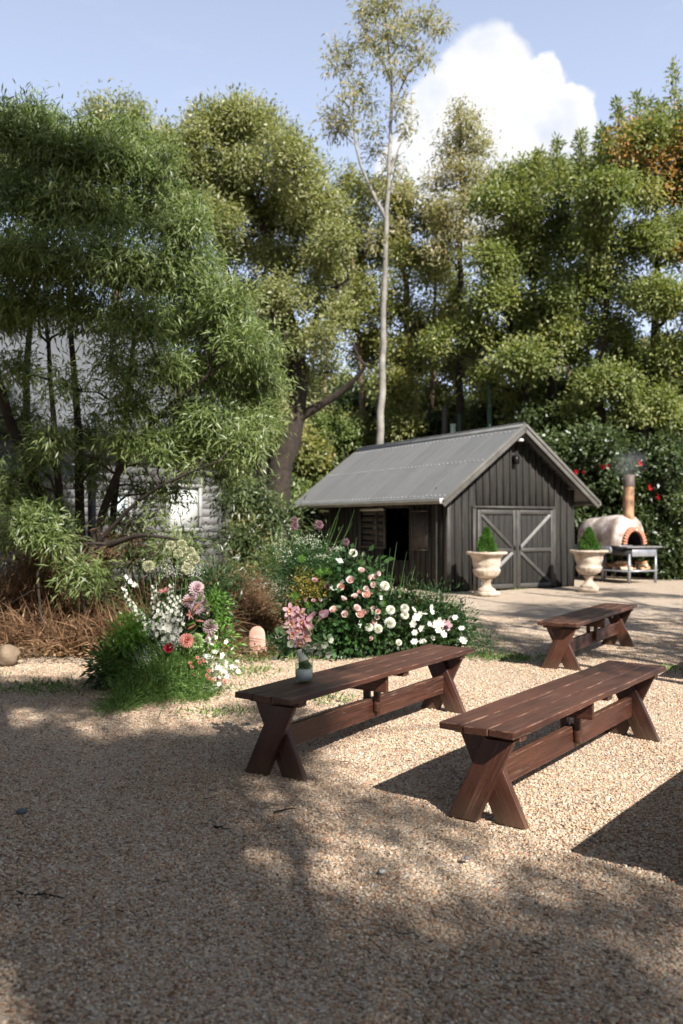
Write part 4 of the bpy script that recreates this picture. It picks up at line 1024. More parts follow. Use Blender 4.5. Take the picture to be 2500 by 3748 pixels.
# far woodland mass
def far_wood():
    g = Geo(); b = Geo()
    for i in range(210):
        x = rng.uniform(-26, 30); y = rng.uniform(36, 50); z = rng.uniform(.5, 8.5); r = rng.uniform(1.2, 2.2)
        foliage(g, (x, y, z), (r, r, r), 30, 30, .36, .17, .7, .2, .3)
    for i in range(60):
        x = rng.uniform(-26, 30); y = rng.uniform(34, 44); b.tube(limb_pts((x, y, 0), (x+rng.uniform(-1, 1), y, rng.uniform(7, 12)), 6, .02), np.linspace(.16, .08, 6), 6)
    o = link('far_woodland', g.mesh('far_woodland'), leaf_mat('far_leaf', [(.035, .055, .014), (.07, .09, .022), (.12, .13, .04)], .35)); tag(o, 'hazy woodland closing the view behind the trees', 'woodland', kind='stuff')
    link('trunks', b.mesh('trunks'), BARK_B, o)['kind'] = 'stuff'
far_wood()

# ------------------------------------------------------------------ shade trees behind and right of the camera
def shade_tree(name, label, base, targets, H, trunk_r, lmat=L_olive, dk=100, top=None, leaf=.13, wid=.05, side=None):
    """targets: ground patches (x, y, r, density) this crown throws its shade on"""
    B = Vector(base); lbs = []
    for tg_ in targets:
        (x, y, r, dn), z_ = tg_[:4], (tg_[4] if len(tg_) > 4 else 0)
        h = H+rng.uniform(-.5, .5)-z_*.35; c = Vector((x, y, z_))+SUN*(h/SUN.z); lbs.append((c, r, dn))
    cm = sum((l[0] for l in lbs), Vector())/len(lbs)
    root = empty(name, B); tg = Geo(); bg = Geo(); lg = Geo(); Bn = np.array(B)
    top = cm-Vector((0, 0, .5))
    P = limb_pts(B, top, 9, .02); tg.tube(P-Bn, np.linspace(trunk_r, trunk_r*.35, 9), 10)
    for c, r, dn in lbs:
        q = P[min(8, 5+int(rng.integers(0, 4)))]; lp = limb_pts(q, c, 6, .05); bg.tube(lp-Bn, np.linspace(trunk_r*.28, .012, 6), 6)
        foliage(lg, c-B, (r, r, r*.45), max(4, int(dn*dk*r*r)), 34, leaf, wid, .26, .2, .05, tw=bg, hub=lp[-2]-Bn, twr=.008)
    link('trunk', tg.mesh('trunk', True), BARK_B, root); link('branches', bg.mesh('branches', True), BARK_B, root)['kind'] = 'stuff'; link('crown', lg.mesh('crown'), lmat, root)
    tag(root, label, 'tree', 'shade trees behind the camera')
def S(u, v, R, dn=1.0):
    p = G(u, v); return (p.x, p.y, R, dn)
shade_tree('shade_tree', 'tree behind the camera shading the left foreground gravel', (2.6, -5.6, 0),
    [S(60, 1790, .8, 1.3), S(220, 1800, .6, 1.2), S(60, 1950, .6, 1.2), S(250, 1920, .55, 1.3), S(400, 1990, .45, 1.2), S(330, 1800, .5, .9), S(200, 2080, .4, 1.2), S(330, 2180, .35, 1.3), S(480, 2100, .35, .9), S(420, 2300, .35, 1.3), S(150, 2120, .35, 1.1), S(480, 1860, .4, .8), S(560, 1930, .3, .6), S(600, 2300, .3, 1.2), S(230, 2330, .3, .8)], 7.5, .11)
shade_tree('shade_tree', 'tree behind the camera shading the lower right gravel', (6.6, -7.5, 0),
    [S(760, 2270, .22, .7), S(900, 2340, .26, 1.2), S(1100, 2320, .3, 1.1), S(1320, 2220, .3, .9), S(1520, 2120, .36, .8), S(1500, 2290, .32, 1.2), S(700, 2340, .22, 1.0), S(850, 1860, .28, .7), S(960, 1890, .2, .5), S(1250, 2330, .3, 1.1), S(1000, 2210, .25, .3), S(1400, 2060, .25, .3), S(820, 2040, .25, .2), S(1180, 2130, .25, .2)], 8.5, .11, dk=62)
shade_tree('shade_tree', 'tree right of the camera shading the ground round the left flower display', (1.6, -2.4, 0),
    [S(60, 1590, .9, 1.0), S(230, 1610, .5, .8), S(450, 1740, .45, 1.0), S(560, 1720, .35, .8), S(330, 1700, .4, .8), S(60, 1700, .5, .9), S(620, 1630, .3, .9), S(640, 1760, .3, .7), S(300, 1560, .3, .5), (-.52, 5.25, .34, 1.3, .25), (-.35, 5.5, .22, 1.2, .45), (2.0, 6.1, .3, .35, .45), (-.95, 5.6, .3, .6), (-1.3, 4.6, .5, 1.)], 8.5, .09)
shade_tree('shade_tree', 'tall tree behind the camera shading the left side of the willowy tree', (2.0, -3.4, 0),
    [(-4.6, 11, 1.1, .9, 5.0), (-4.2, 10.8, 1.0, .9, 3.4), (-3.2, 10.6, .9, .8, 4.4), (-3.0, 10.6, .8, .8, 2.6), (-2.6, 10.4, .6, .6, 3.4), (-4.8, 11, 1., .8, 6.2), (-3.6, 10.6, .8, .6, 5.6)], 8.5, .11)
def sky_blocker_trees():
    g = Geo(); b = Geo()  # leaf masses out of view, added to cut sky fill on the yard
    for i in range(300):
        q = rng.random()
        if q < .34: x, y, z = rng.uniform(-15, -7.5), rng.uniform(-12, 7), rng.uniform(3, 15)
        elif q < .64: x, y, z = rng.uniform(24, 31), rng.uniform(-10, 4), rng.uniform(2, 13)
        elif q < .8: x, y, z = rng.uniform(-9, 1), rng.uniform(-15, -10), rng.uniform(3, 15)
        else: x, y, z = rng.uniform(-6, 34), rng.uniform(-31, -25), rng.uniform(2, 17)
        foliage(g, (x, y, z), (2.3, 2.3, 1.8), 26, 30, .46, .23, .7, .2, .3)
        if i % 5 == 0: b.tube(limb_pts((x, y, 0), (x, y, z), 6, .02), np.linspace(.2, .1, 6), 6)
    o = link('sky_blocker_trees', g.mesh('sky_blocker_trees'), L_olive); tag(o, 'unseen trees added behind and beside the camera to block sky light', 'sky_blocker_trees', kind='stuff')
    link('trunks', b.mesh('trunks'), BARK_B, o)['kind'] = 'stuff'
sky_blocker_trees()
# bare pole stems and thin crowns off to the right that stripe the far gravel
k = 0
SIDE = [(5.7, 4.4, 8.2, .09, 'slim bare stemmed tree just right of the frame beside the nearest bench'), (6.7, 5.7, 8.6, .07, 'thin tree right of the frame level with the middle benches'), (7.5, 6.4, 8.4, .10, 'straight slim tree right of the frame behind the others'), (8.4, 7.9, 8.6, .08, 'slim tree off to the right before the oven'),
        (7.1, 3.0, 8.8, .11, 'stouter slim tree off to the right near the camera'), (9.5, 9.4, 8.2, .10, 'slim tree off to the right beside the far gravel'), (9.0, 5.0, 9.0, .12, 'tallest slim tree off to the right'), (10.6, 11.4, 8.0, .09, 'farthest slim tree off to the right')]
for (bx, by, hh, rr, lab) in SIDE:
    root = empty('side_tree', (bx, by, 0)); tg = Geo(); lg = Geo(); bg = Geo()
    P = limb_pts((0, 0, 0), (rng.uniform(-.4, .4), rng.uniform(-.4, .4), hh), 9, .012); tg.tube(P, np.linspace(rr, rr*.5, 9), 9)
    for q in range(5):
        z = rng.uniform(.5, 1.05)*hh; c = np.array([rng.uniform(-1.1, 1.1), rng.uniform(-1.1, 1.1), z]); bg.tube(limb_pts((0, 0, z*.85), c, 4, .05), np.linspace(.05, .015, 4), 5)
        foliage(lg, c, (.6, .6, .35), 12, 30, .14, .055, .3, .2, .1)
    link('trunk', tg.mesh('trunk', True), BARK_B, root); link('branches', bg.mesh('branches', True), BARK_B, root)['kind'] = 'stuff'; link('crown', lg.mesh('crown'), L_olive, root)
    tag(root, lab, 'tree', 'slim trees beyond the right edge')

# ------------------------------------------------------------------ dry grass bed
def dry_grass():
    n = 30000; g = Geo()
    # tussocks along the bed
    tx = []; 
    for i in range(270):
        u = rng.uniform(-120, 590); y = rng.uniform(9.9, 14.5) if u < 470 else rng.uniform(10.8, 13.5)
        x = (u-784)/FD*y
        if x > -1.15 and y < 12: continue
        tx.append((x, y))
    for (x, y) in tx:
        k = 200; h = rng.uniform(.35, 1.0)*(1 if y > 10.8 else .7); a = rng.uniform(0, 6.28, k); lean = rng.uniform(.1, 1.9, k)
        P = np.column_stack([x+rng.normal(0, .12, k), y+rng.normal(0, .12, k), np.full(k, .03)])
        d = nrm(np.column_stack([np.cos(a)*lean, np.sin(a)*lean, np.ones(k)])); L = h*rng.uniform(.5, 1.1, k)[:, None]; wv = .008
        S_ = nrm(np.cross(d, unit(k)))*wv
        m1 = P+d*L*.55; d2 = nrm(d+np.column_stack([np.cos(a), np.sin(a), -.6*np.ones(k)])*lean[:, None]); e = m1+d2*L*.5
        V = np.stack([P-S_, P+S_, m1+S_, m1-S_, e], 1).reshape(-1, 3); b = np.arange(k)*5
        tn = np.clip(rng.normal(.45, .25, k), 0, 1)
        g.add(V, np.stack([b, b+1, b+2, b+3], 1), np.stack([b+3, b+2, b+4], 1), tint=tn)
    o = link('dry_grass', g.mesh('dry_grass'), L_dry); tag(o, 'tangled brown dry grass and leaf litter under the willowy tree', 'grass', kind='stuff')
    # fallen brown leaves, loose twigs
    g = Geo(); n = 5200; u = rng.uniform(-80, 640, n); y = rng.uniform(9.3, 13, n); P = np.column_stack([(u-784)/FD*y, y, rng.uniform(.03, .13, n)])
    g.leaves(P, nrm(unit(n)*np.array([1, 1, .25])), nrm(unit(n)*.5+np.array([0, 0, 1])), .07, .025, rng.random(n))
    o = link('leaf_litter', g.mesh('leaf_litter'), L_dry); tag(o, 'fallen brown leaves strewn along the edge of the garden bed', 'leaf litter', kind='stuff')
    b = Geo()
    for i in range(34):
        u = rng.uniform(60, 520); y = rng.uniform(10.3, 11.2); v = rng.uniform(1200, 1360); c = np.array(D(u, v, y)); d = unit(1)[0]*np.array([1, .6, .8])
        b.tube(limb_pts(c, c+d*rng.uniform(.3, .8), 5, .09), np.linspace(.007, .002, 5), 4)
    o = link('bare_twigs', b.mesh('bare_twigs'), BARK_D); tag(o, 'thicket of bare dark twigs in front of the house wall', 'twigs', kind='stuff')
dry_grass()
def weeds():
    g = Geo()
    spots = [(x, y) for x, y in [(-1.15, 9.6), (-.95, 9.7), (-.75, 9.75), (-.45, 9.8), (-.2, 9.75), (-1.3, 9.2), (-1.0, 8.6), (-.9, 8.9), (1.7, 9.7), (1.85, 9.6), (2.0, 9.7), (1.6, 9.9), (-2.9, 7.9), (-2.7, 8.1), (-2.5, 7.8), (3.4, 8.9), (-3.9, 9.6), (-3.6, 8.6), (-1.15, 7.9), (-.1, 7.4), (.05, 10.3), (.6, 10.9), (3.9, 19.8), (-1.0, 6.9)]]
    for x, y in spots:
        k = 120; P = np.column_stack([x+rng.normal(0, .17, k), y+rng.normal(0, .12, k), np.full(k, .0)]); d = nrm(unit(k)*.8+np.array([0, 0, .8]))
        g.leaves(P, d, unit(k), rng.uniform(.03, .09, k), .012, rng.random(k))
    o = link('weeds', g.mesh('weeds'), L_fern); tag(o, 'small green weeds sprouting through the gravel', 'weeds', kind='stuff')
weeds()
def strays():
    g = Geo(); n = 330; y = 2.6+13*rng.random(n)**1.3; x = rng.uniform(-.42, .42, n)*y
    P = np.column_stack([x, y, rng.uniform(.006, .014, n)])
    g.leaves(P, nrm(unit(n)*np.array([1, 1, .18])), nrm(unit(n)*.5+np.array([0, 0, 1])), rng.uniform(.02, .05, n), .012, rng.random(n))
    o = link('fallen_leaves', g.mesh('fallen_leaves'), L_dry); tag(o, 'small dry leaves blown over the gravel yard', 'fallen leaves', kind='stuff')
    g = Geo()
    for i in range(60):
        yy = 2.8+7*rng.random(); xx = rng.uniform(-.4, .4)*yy; L = rng.uniform(.03, .09); a = rng.uniform(0, 6.28)
        g.tube(limb_pts((xx, yy, .008), (xx+L*math.cos(a), yy+L*math.sin(a), .01), 4, .08), [.0022, .002, .0016, .001], 4)
    o = link('twig_scraps', g.mesh('twig_scraps'), BARK_D); tag(o, 'tiny broken twig scraps scattered over the gravel', 'twigs', kind='stuff')
strays()
def litter():
    # individually visible bits on the gravel: stones, twigs, a leaf
    for (u, v, s, c, lab, nm) in [(50, 1866, .022, (.11, .12, .14), 'dark blue grey stone lying on the shaded gravel at left', 'stone'), (878, 2003, .014, (.55, .55, .5), 'small white stone on the sunlit gravel', 'stone'), (1073, 1972, .014, (.12, .11, .11), 'small dark stone below the nearest bench', 'stone')]:
        p = G(u, v); th = np.linspace(0, np.pi, 7); g = Geo().lathe([(math.sin(a), -math.cos(a)) for a in th], 9)
        o = link(nm, g, simple('stone_%d' % u, c, .7, .2, 40), None, (p.x, p.y, s*.4), (.2, .1, rng.uniform(0, 3)), (s*1.5, s, s*.6)); tag(o, lab, 'stone')
    for (u, v, L, lab) in [(510, 1905, .10, 'short dark twig on the gravel left of the nearest bench'), (655, 1865, .13, 'dark curled twig below the middle bench'), (1120, 1690, .06, 'small twig between the two nearer benches'), (90, 2060, .22, 'feathery dry frond on the gravel at lower left'), (1185, 1775, .06, 'dry seed husk on the sunlit gravel behind the nearest bench')]:
        p = G(u, v); a = rng.uniform(-.6, .6); P = limb_pts((-L/2, 0, .006), (L/2, 0, .01), 6, .07); g = Geo().tube(P, np.linspace(.006, .002, 6), 5)
        for k in range(3):
            q = P[1+k]; g.tube([q, q+np.array([L*.2, (.12 if k % 2 else -.12)*L*2, .012])], [.003, .001], 4)
        tag(link('twig', g, BARK_D, None, (p.x, p.y, 0.004), (0, 0, a)), lab, 'twig')
    # rock at the left edge
    th = np.linspace(0, np.pi, 12)
    def wb(R, Z, T): return R*(1+.12*np.sin(T*3+Z*4)+.07*np.sin(T*7-Z*5))
    g = Geo().lathe([(max(.001, math.sin(a)), -math.cos(a)) for a in th], 20, wob=wb)
    p = G(8, 1528); tag(link('rock', g.mesh('rock', True), simple('sandstone', (.20, .145, .10), .9, .3, 7, bs=.6, bd=.02), None, (p.x, p.y+.1, .09), (0, .1, .4), (.13, .12, .12)), 'rounded tan rock at the left edge of the gravel', 'rock')
litter()

# ------------------------------------------------------------------ flowers
def petal(g, base, d, up, L, W, cup=.3, t0=0., t1=1., seg=3):
    """one curved petal: strip of quads widening then closing; tint runs throat to rim"""
    d = np.array(d, float); up = np.array(up, float); s = np.cross(d, up); s /= np.linalg.norm(s)+1e-9
    V = []; wd = [.35, .9, 1.0, .45] if seg == 3 else [.4, 1., .5]
    for i in range(seg+1):
        t = i/seg; c = np.array(base)+d*L*t+up*cup*L*(t*t)
        w = W/2*wd[i]; V += [c-s*w+up*w*.25, c-up*w*.1, c+s*w+up*w*.25]
    Q = []; T_ = []
    for i in range(seg):
        for k in range(2): Q.append((i*3+k, i*3+k+1, i*3+k+4, i*3+k+3)); T_.append(t0+(t1-t0)*(i+.5)/seg)
    g.add(V, Q, tint=np.array(T_))
def rose_mesh(r=1., rings=((3, .12, 1.5), (4, .3, 1.25), (5, .55, .95), (6, .8, .6)), name='rose', depth=.75):
    g = Geo()
    for ri, (n, rad, lift) in enumerate(rings):
        for k in range(n):
            a = 2*math.pi*(k+.37*ri)/n+random.uniform(-.15, .15); out = np.array([math.cos(a), math.sin(a), 0])
            d = nrm(out*(1-lift*.55)+np.array([0, 0, lift])); up = nrm(np.array([0, 0, 1])*(1.3-lift)-out*lift)
            petal(g, out*rad*.22*r, d, -up*-1, r*(.62+.3*rad), r*(.75+.35*rad), .18-.35*(1-lift)*.4, ri/len(rings), (ri+1.)/len(rings))
    return g.mesh(name, True)
def daisy_mesh(r, n=6, name='cosmos', cup=.15):
    g = Geo()
    for k in range(n):
        a = 2*math.pi*k/n; out = np.array([math.cos(a), math.sin(a), .15]); petal(g, out*r*.08, nrm(out), (0, 0, 1), r, r*.85, cup, .5, 1, 2)
    g.lathe([(0, .04*r), (.16*r, .05*r), (.14*r, .12*r), (0, .16*r)], 7, tint=0.)
    return g.mesh(name, True)
def ball_mesh(r, n, fl, name, inner=.8):
    g = Geo(); d = unit(n); g.leaves(d*r*inner, d, unit(n), r*(1-inner)+fl, fl, rng.uniform(0, 1, n), .05)
    g.leaves(d*r*.5, nrm(d+unit(n)*.5), unit(n), r*.5, fl*.5, rng.uniform(0, .4, n), 0)
    return g.mesh(name)
def dahlia_mesh(r, name='dahlia'):
    g = Geo()
    for ri, (n, el) in enumerate(((8, 1.2), (12, .85), (16, .5), (18, .15), (16, -.25))):
        for k in range(n):
            a = 2*math.pi*(k+.5*ri)/n; d = np.array([math.cos(a)*math.cos(el), math.sin(a)*math.cos(el), math.sin(el)])
            up = nrm(np.array([-math.cos(a)*math.sin(el), -math.sin(a)*math.sin(el), math.cos(el)])); petal(g, d*r*.2, d, up, r*.8, r*.30, .08, 0, 1, 2)
    return g.mesh(name, True)
def setm(me, m): me.materials.append(m); return me
PM = petal_mat
blush = PM('blush_petal', (.82, .66, .63), (.78, .50, .47)); whitep = PM('white_petal', (.82, .81, .76), (.70, .72, .52)); cream = PM('cream_petal', (.78, .72, .58), (.70, .60, .38))
peach = PM('peach_petal', (.82, .62, .56), (.80, .42, .33)); mauve = PM('mauve_petal', (.42, .26, .30), (.25, .13, .16)); coral = PM('coral_petal', (.74, .36, .30), (.66, .20, .15)); crim = PM('crimson_petal', (.52, .03, .07), (.35, .015, .03))
dusty = PM('dusty_pink_petal', (.72, .50, .54), (.50, .22, .28)); lilyp = PM('lily_petal', (.62, .32, .36), (.66, .20, .15)); greenp = PM('green_floret', (.42, .56, .26), (.30, .44, .16)); orchp = PM('orchid_petal', (.68, .44, .49), (.58, .30, .36)); lipm = PM('orchid_lip', (.80, .66, .42), (.50, .05, .08))
L_disp = leaf_mat('display_leaf', [(.012, .030, .010), (.024, .055, .017), (.045, .085, .028), (.08, .13, .05)], .25, .42, .45)
stem_m = simple('green_stem', (.08, .15, .04), .6, .3, 20)
def local_up(o, d):
    o.rotation_mode = 'QUATERNION'; o.rotation_quaternion = Vector(d).to_track_quat('Z', 'Y')@Vector((0, 0, 1)).rotation_difference(Vector((0, 0, 1)))
    return o
class Arrangement:
    def __init__(s, name, base, label, px, y0):
        s.root = empty(name, base); tag(s.root, label, 'flower arrangement', 'floral displays standing on the gravel'); s.B = Vector(base); s.px = px; s.y0 = y0; s.stems = Geo()
    def at(s, cx, cy, dy=0.):
        """crop coordinates -> local point"""
        ox, oy, k = s.px; u = (ox+cx/k)/1.5944; v = (oy+cy/k)/1.5944; return D(u, v, s.y0+dy)-s.B
    def put(s, name, me, cx, cy, dy=-.1, scale=1., face=(0.1, -.8, .45), jit=.35, stem=True):
        p = s.at(cx, cy, dy); d = (Vector(face)+Vector(rng.normal(0, jit, 3))).normalized()
        o = link(name, me, None, s.root, p, (0, 0, 0), scale); local_up(o, d)
        if stem: s.stems.tube(limb_pts(Vector((p.x*.25, .1, .12)), p-d*.01*1, 6, .03), np.linspace(.004, .003, 6), 4)
        return o
    def mass(s, g, cx, cy, rx, ry, n, leaf, wid, droop=.1, depth=.3, dy=0., cl=None):
        """leaf mass filling an ellipse given in crop pixels"""
        ox, oy, k = s.px; c = s.at(cx, cy, dy); RX = rx/k/3205*s.y0; RZ = ry/k/3205*s.y0
        m = max(6, n//28); d = unit(m); stray = np.where(rng.random((m, 1)) < .16, rng.uniform(1.05, 1.4, (m, 1)), 1.); tc = np.array(c)+d*np.array([RX, depth, RZ])*rng.uniform(.25, 1, (m, 1))*stray; idx = np.repeat(np.arange(m), 28); q = len(idx)
        off = rng.normal(size=(q, 3))*(leaf*.8+.02); P = tc[idx]+off; P[:, 2] = np.maximum(P[:, 2], .005+rng.random(q)*.03)
        dr = nrm(nrm(off)+d[idx]*.5+unit(q)*.4+np.array([0, 0, -droop])); g.leaves(P, dr, nrm(unit(q)*.9+np.array([0, -.15, .35])), leaf*rng.uniform(.6, 1.3, q), wid*rng.uniform(.7, 1.2, q), np.clip(rng.normal(.5, .2, m)[idx]+rng.normal(0, .15, q), 0, 1))
    def blades(s, name, root_c, tips, mat, w=.008, dy=0., parts=True):
        for i, (tx, ty) in enumerate(tips):
            a = s.at(*root_c, dy)+Vector((rng.normal(0, .04), rng.normal(0, .05), 0)); b = s.at(tx, ty, dy+rng.uniform(-.2, .2)); g = Geo()
            P = limb_pts(a, b, 7, .012, .02); n = 7; sd = np.array([w, 0, 0]); wv = np.linspace(1, .12, n)[:, None]
            dirv = nrm(np.gradient(P, axis=0)); S_ = nrm(np.cross(dirv, np.array([.2, 1, .1])))*w*wv
            V = np.stack([P-S_, P+np.array([0, w*.6, 0])*wv, P+S_], 1).reshape(-1, 3); Q = []
            for j in range(n-1):
                for q in range(2): Q.append((j*3+q, j*3+q+1, j*3+q+4, j*3+q+3))
            g.add(V, Q, tint=rng.random()); link(name, g, mat, s.root)
    def done(s): link('flower_stems', s.stems.mesh('flower_stems'), stem_m, s.root)['kind'] = 'stuff'
RS = setm(rose_mesh(.05), blush); RSP = setm(rose_mesh(.05, name='rose'), peach); RSW = setm(rose_mesh(.055, name='rose'), whitep); RSD = setm(rose_mesh(.05, name='rose'), dusty)
CARN = setm(dahlia_mesh(.055, 'carnation'), whitep); COS = setm(daisy_mesh(.033), whitep); COSP = setm(daisy_mesh(.05), dusty)
DAH = setm(dahlia_mesh(.06), dusty); DAHW = setm(dahlia_mesh(.062), PM('pale_dahlia', (.80, .68, .70), (.50, .24, .30)))
ALW = setm(ball_mesh(.05, 260, .010, 'allium'), PM('allium_white', (.66, .64, .48), (.40, .42, .24))); ALM = setm(ball_mesh(.042, 260, .009, 'allium'), mauve); HYD = setm(ball_mesh(.055, 300, .014, 'hydrangea'), greenp)
PEO = setm(rose_mesh(.055, name='peony'), crim); CAR = setm(dahlia_mesh(.058, 'carnation'), coral)
def lily_mesh(r=.09):
    g = Geo()
    for k in range(6):
        a = k*math.pi/3; d = nrm(np.array([math.cos(a), math.sin(a), .7])); petal(g, (0, 0, 0), d, nrm(np.array([-math.cos(a)*.5, -math.sin(a)*.5, .8])), r, r*.34, -.25, 0, 1)
    for k in range(5): g.tube([(0, 0, 0), (.02*math.cos(k*1.25), .02*math.sin(k*1.25), .055)], .0012, 4, tint=0.)
    return g.mesh('lily', True)
LIL = setm(lily_mesh(), lilyp)
BUD = Geo(); BUD.lathe([(0, 0), (.008, .01), (.011, .04), (.006, .075), (0, .085)], 7, tint=1.); BUDM = BUD.mesh('lily_bud', True); setm(BUDM, PM('bud_pink', (.55, .26, .18), (.3, .3, .1))); 
BUD2 = BUDM.copy(); BUD2.materials.clear(); BUD2.materials.append(L_lime)
FLO = setm(daisy_mesh(.02, 5, 'floret', .1), whitep)

def left_arrangement():
    A = Arrangement('floral_display', (-1.55, 7.95, 0), 'tall display of white delphiniums, coral blooms and ferns left of the benches', (300, 1850, 2.412), 7.9)
    # fern skirt
    g = Geo()
    for (cx, cy, rx, ry, n, dy) in [(700, 1500, 280, 130, 5200, -.25), (450, 1500, 200, 110, 3000, -.05), (380, 1350, 200, 120, 2600, .1), (950, 1560, 190, 90, 3000, -.2), (620, 1640, 230, 60, 2600, -.4), (760, 1400, 230, 130, 3600, -.1), (420, 1700, 150, 70, 1500, -.55), (350, 1790, 110, 45, 900, -.8), (900, 1370, 200, 110, 2600, -.1), (560, 1250, 240, 120, 2600, .1), (1050, 1660, 130, 50, 900, -.3), (700, 1100, 260, 160, 2000, .2), (970, 1770, 40, 30, 200, -.4)]:
        A.mass(g, cx, cy, rx, ry, int(n*.85), .055, .009, -.25, .28, dy)
    link('fern_foliage', g.mesh('fern_foliage'), L_fern, A.root)
    g = Geo(); 
    for (cx, cy, rx, ry, n, dy) in [(330, 1420, 190, 130, 1500, .15), (780, 1150, 260, 200, 1300, .25), (900, 900, 220, 220, 1000, .3), (1120, 950, 110, 260, 900, .2), (1150, 760, 100, 160, 500, .25)]:
        A.mass(g, cx, cy, rx, ry, n, .075, .02, .1, .25, dy)
    link('dark_foliage', g.mesh('dark_foliage'), L_disp, A.root)
    g = Geo(); A.mass(g, 1190, 880, 80, 170, 500, .03, .014, 0, .15, .0); A.mass(g, 470, 1130, 110, 90, 520, .05, .02, 0, .12, -.1); A.mass(g, 360, 1180, 70, 50, 220, .05, .02, 0, .1, -.1); A.mass(g, 420, 1070, 60, 50, 240, .04, .018, 0, .08, -.1)
    A.mass(g, 1200, 1180, 90, 80, 220, .06, .02, 0, .1, -.1); link('lime_foliage', g.mesh('lime_foliage'), L_lime, A.root)
    # fine reeds fanning left
    A.blades('reed', (640, 1250), [(400, 340), (270, 490), (215, 560), (330, 520), (480, 640), (90, 850), (190, 800), (0, 1020), (560, 560), (430, 470), (620, 330), (520, 430), (60, 700), (250, 830), (690, 420), (1075, 700), (360, 640)], L_blade, .0045)
    A.blades('reed', (640, 1500), [(20, 1490), (60, 1320), (160, 1180), (130, 1560), (560, 1850), (700, 1760), (790, 1820), (740, 1330), (880, 1750), (1100, 1780), (1010, 1350)], L_blade, .004, -.1)
    for (cx, cy, s) in [(783, 355, .85), (880, 345, .85), (852, 425, .8), (950, 415, 1.), (985, 470, 1.), (950, 515, .95), (930, 560, 1.), (588, 538, 1.)]: A.put('allium', ALW, cx, cy, rng.uniform(0, .25), s)
    for (cx, cy, s, m_) in [(1012, 738, 1.2, DAHW), (955, 845, 1.15, DAHW), (1065, 875, 1.1, DAHW), (1015, 905, .95, DAHW), (1060, 940, 1.15, DAHW), (1135, 1075, 1.2, DAHW), (1035, 820, .9, DAHW), (1140, 1180, .9, DAH)]: A.put('dahlia', m_, cx, cy, rng.uniform(-.1, .1), s, (.2, -.8, .35), .2)
    def spike(pts, w0, w1, n, dy):
        P = np.array([tuple(A.at(*p, dy)) for p in pts]); q = empty('delphinium', (0, 0, 0), 0, A.root); g = Geo(); g.tube(P, .004, 5); link('stalk', g, stem_m, q)
        gf = Geo()
        t = np.linspace(0, 1, n); L = np.linspace(0, 1, len(P))
        for i in range(n):
            c = np.array([np.interp(t[i], L, P[:, k]) for k in range(3)]); a = i*2.4; w = w0+(w1-w0)*t[i]; out = np.array([math.cos(a), math.sin(a), .15])
            sc = (.5+.6*t[i])
            o = link('floret', FLO, None, q, c+out*w*rng.uniform(.7, 1.1), (0, 0, 0), sc*1.15); local_up(o, out+rng.normal(0, .3, 3))
    spike([(360, 720), (430, 870), (500, 960), (600, 1090)], .012, .055, 42, -.05)
    spike([(630, 705), (650, 850), (680, 1000), (710, 1190)], .022, .06, 46, -.1)
    spike([(785, 700), (790, 850), (790, 1000), (790, 1180)], .022, .06, 46, -.1)
    spike([(735, 860), (740, 1000), (750, 1120)], .03, .055, 34, -.12)
    spike([(850, 800), (855, 950), (845, 1120)], .02, .05, 34, -.05)
    spike([(380, 620), (420, 665), (470, 710)], .008, .02, 12, .1)
    A.put('lily', LIL, 730, 770, -.15, .8, (-.1, -.6, .7)); A.put('lily', LIL, 950, 960, -.1, .6, (.8, -.5, .2))
    for (cx, cy, m_) in [(895, 850, BUDM), (990, 935, BUDM), (1005, 1015, BUDM), (940, 1060, BUD2), (1020, 855, BUD2), (1150, 1050, BUD2), (940, 1095, BUDM), (1165, 1190, BUD2), (1230, 1120, BUD2), (1245, 1220, BUD2)]: A.put('lily_bud', m_, cx-10, cy, -.15, 1.1, (.7, -.2, .5), .2)
    A.put('peony', PEO, 775, 1265, -.35, 1.0, (0, -.9, .35), .1); A.put('carnation', CAR, 925, 1195, -.25, 1.15, (.1, -.9, .4), .1); A.put('hydrangea', HYD, 1005, 1200, -.2, 1.15)
    for (cx, cy) in [(1020, 1345), (955, 1390), (970, 1425), (1120, 1460), (1130, 1530), (1200, 1530), (1260, 1555), (990, 1490), (1040, 1385), (1100, 1500), (1150, 1545), (1080, 1370)]: A.put('carnation', CAR, cx, cy, -.3, .3, stem=False)
    for k in range(70):
        t = rng.random(); cx = 1120+t*200+rng.normal(0, 55); cy = 1250+t*230+rng.normal(0, 65); A.put('white_bloom', FLO if k % 2 else COS, cx, cy, -.25+rng.uniform(-.1, .1), rng.uniform(.35, .75) if k % 2 == 0 else rng.uniform(.7, 1.2), face=(0, -.5, .2), jit=.8, stem=False)
    # baby's breath clouds
    g = Geo()
    for (cx, cy, rx, ry, n) in [(560, 1350, 90, 80, 300), (820, 1180, 90, 60, 260), (600, 1090, 60, 60, 150), (780, 580, 90, 60, 150), (1000, 590, 60, 50, 100), (760, 1210, 90, 40, 200), (1120, 1600, 110, 20, 120)]:
        ox, oy, k = A.px; c = np.array(A.at(cx, cy, -.28)); P = c+rng.normal(size=(n, 3))*np.array([rx/k/3205*7.9*.6, .05, ry/k/3205*7.9*.6]); g.leaves(P, unit(n), unit(n), .009, .008, np.ones(n))
    link('tiny_white_sprays', g.mesh('tiny_white_sprays'), whitep, A.root)['kind'] = 'stuff'
    A.done()
left_arrangement()

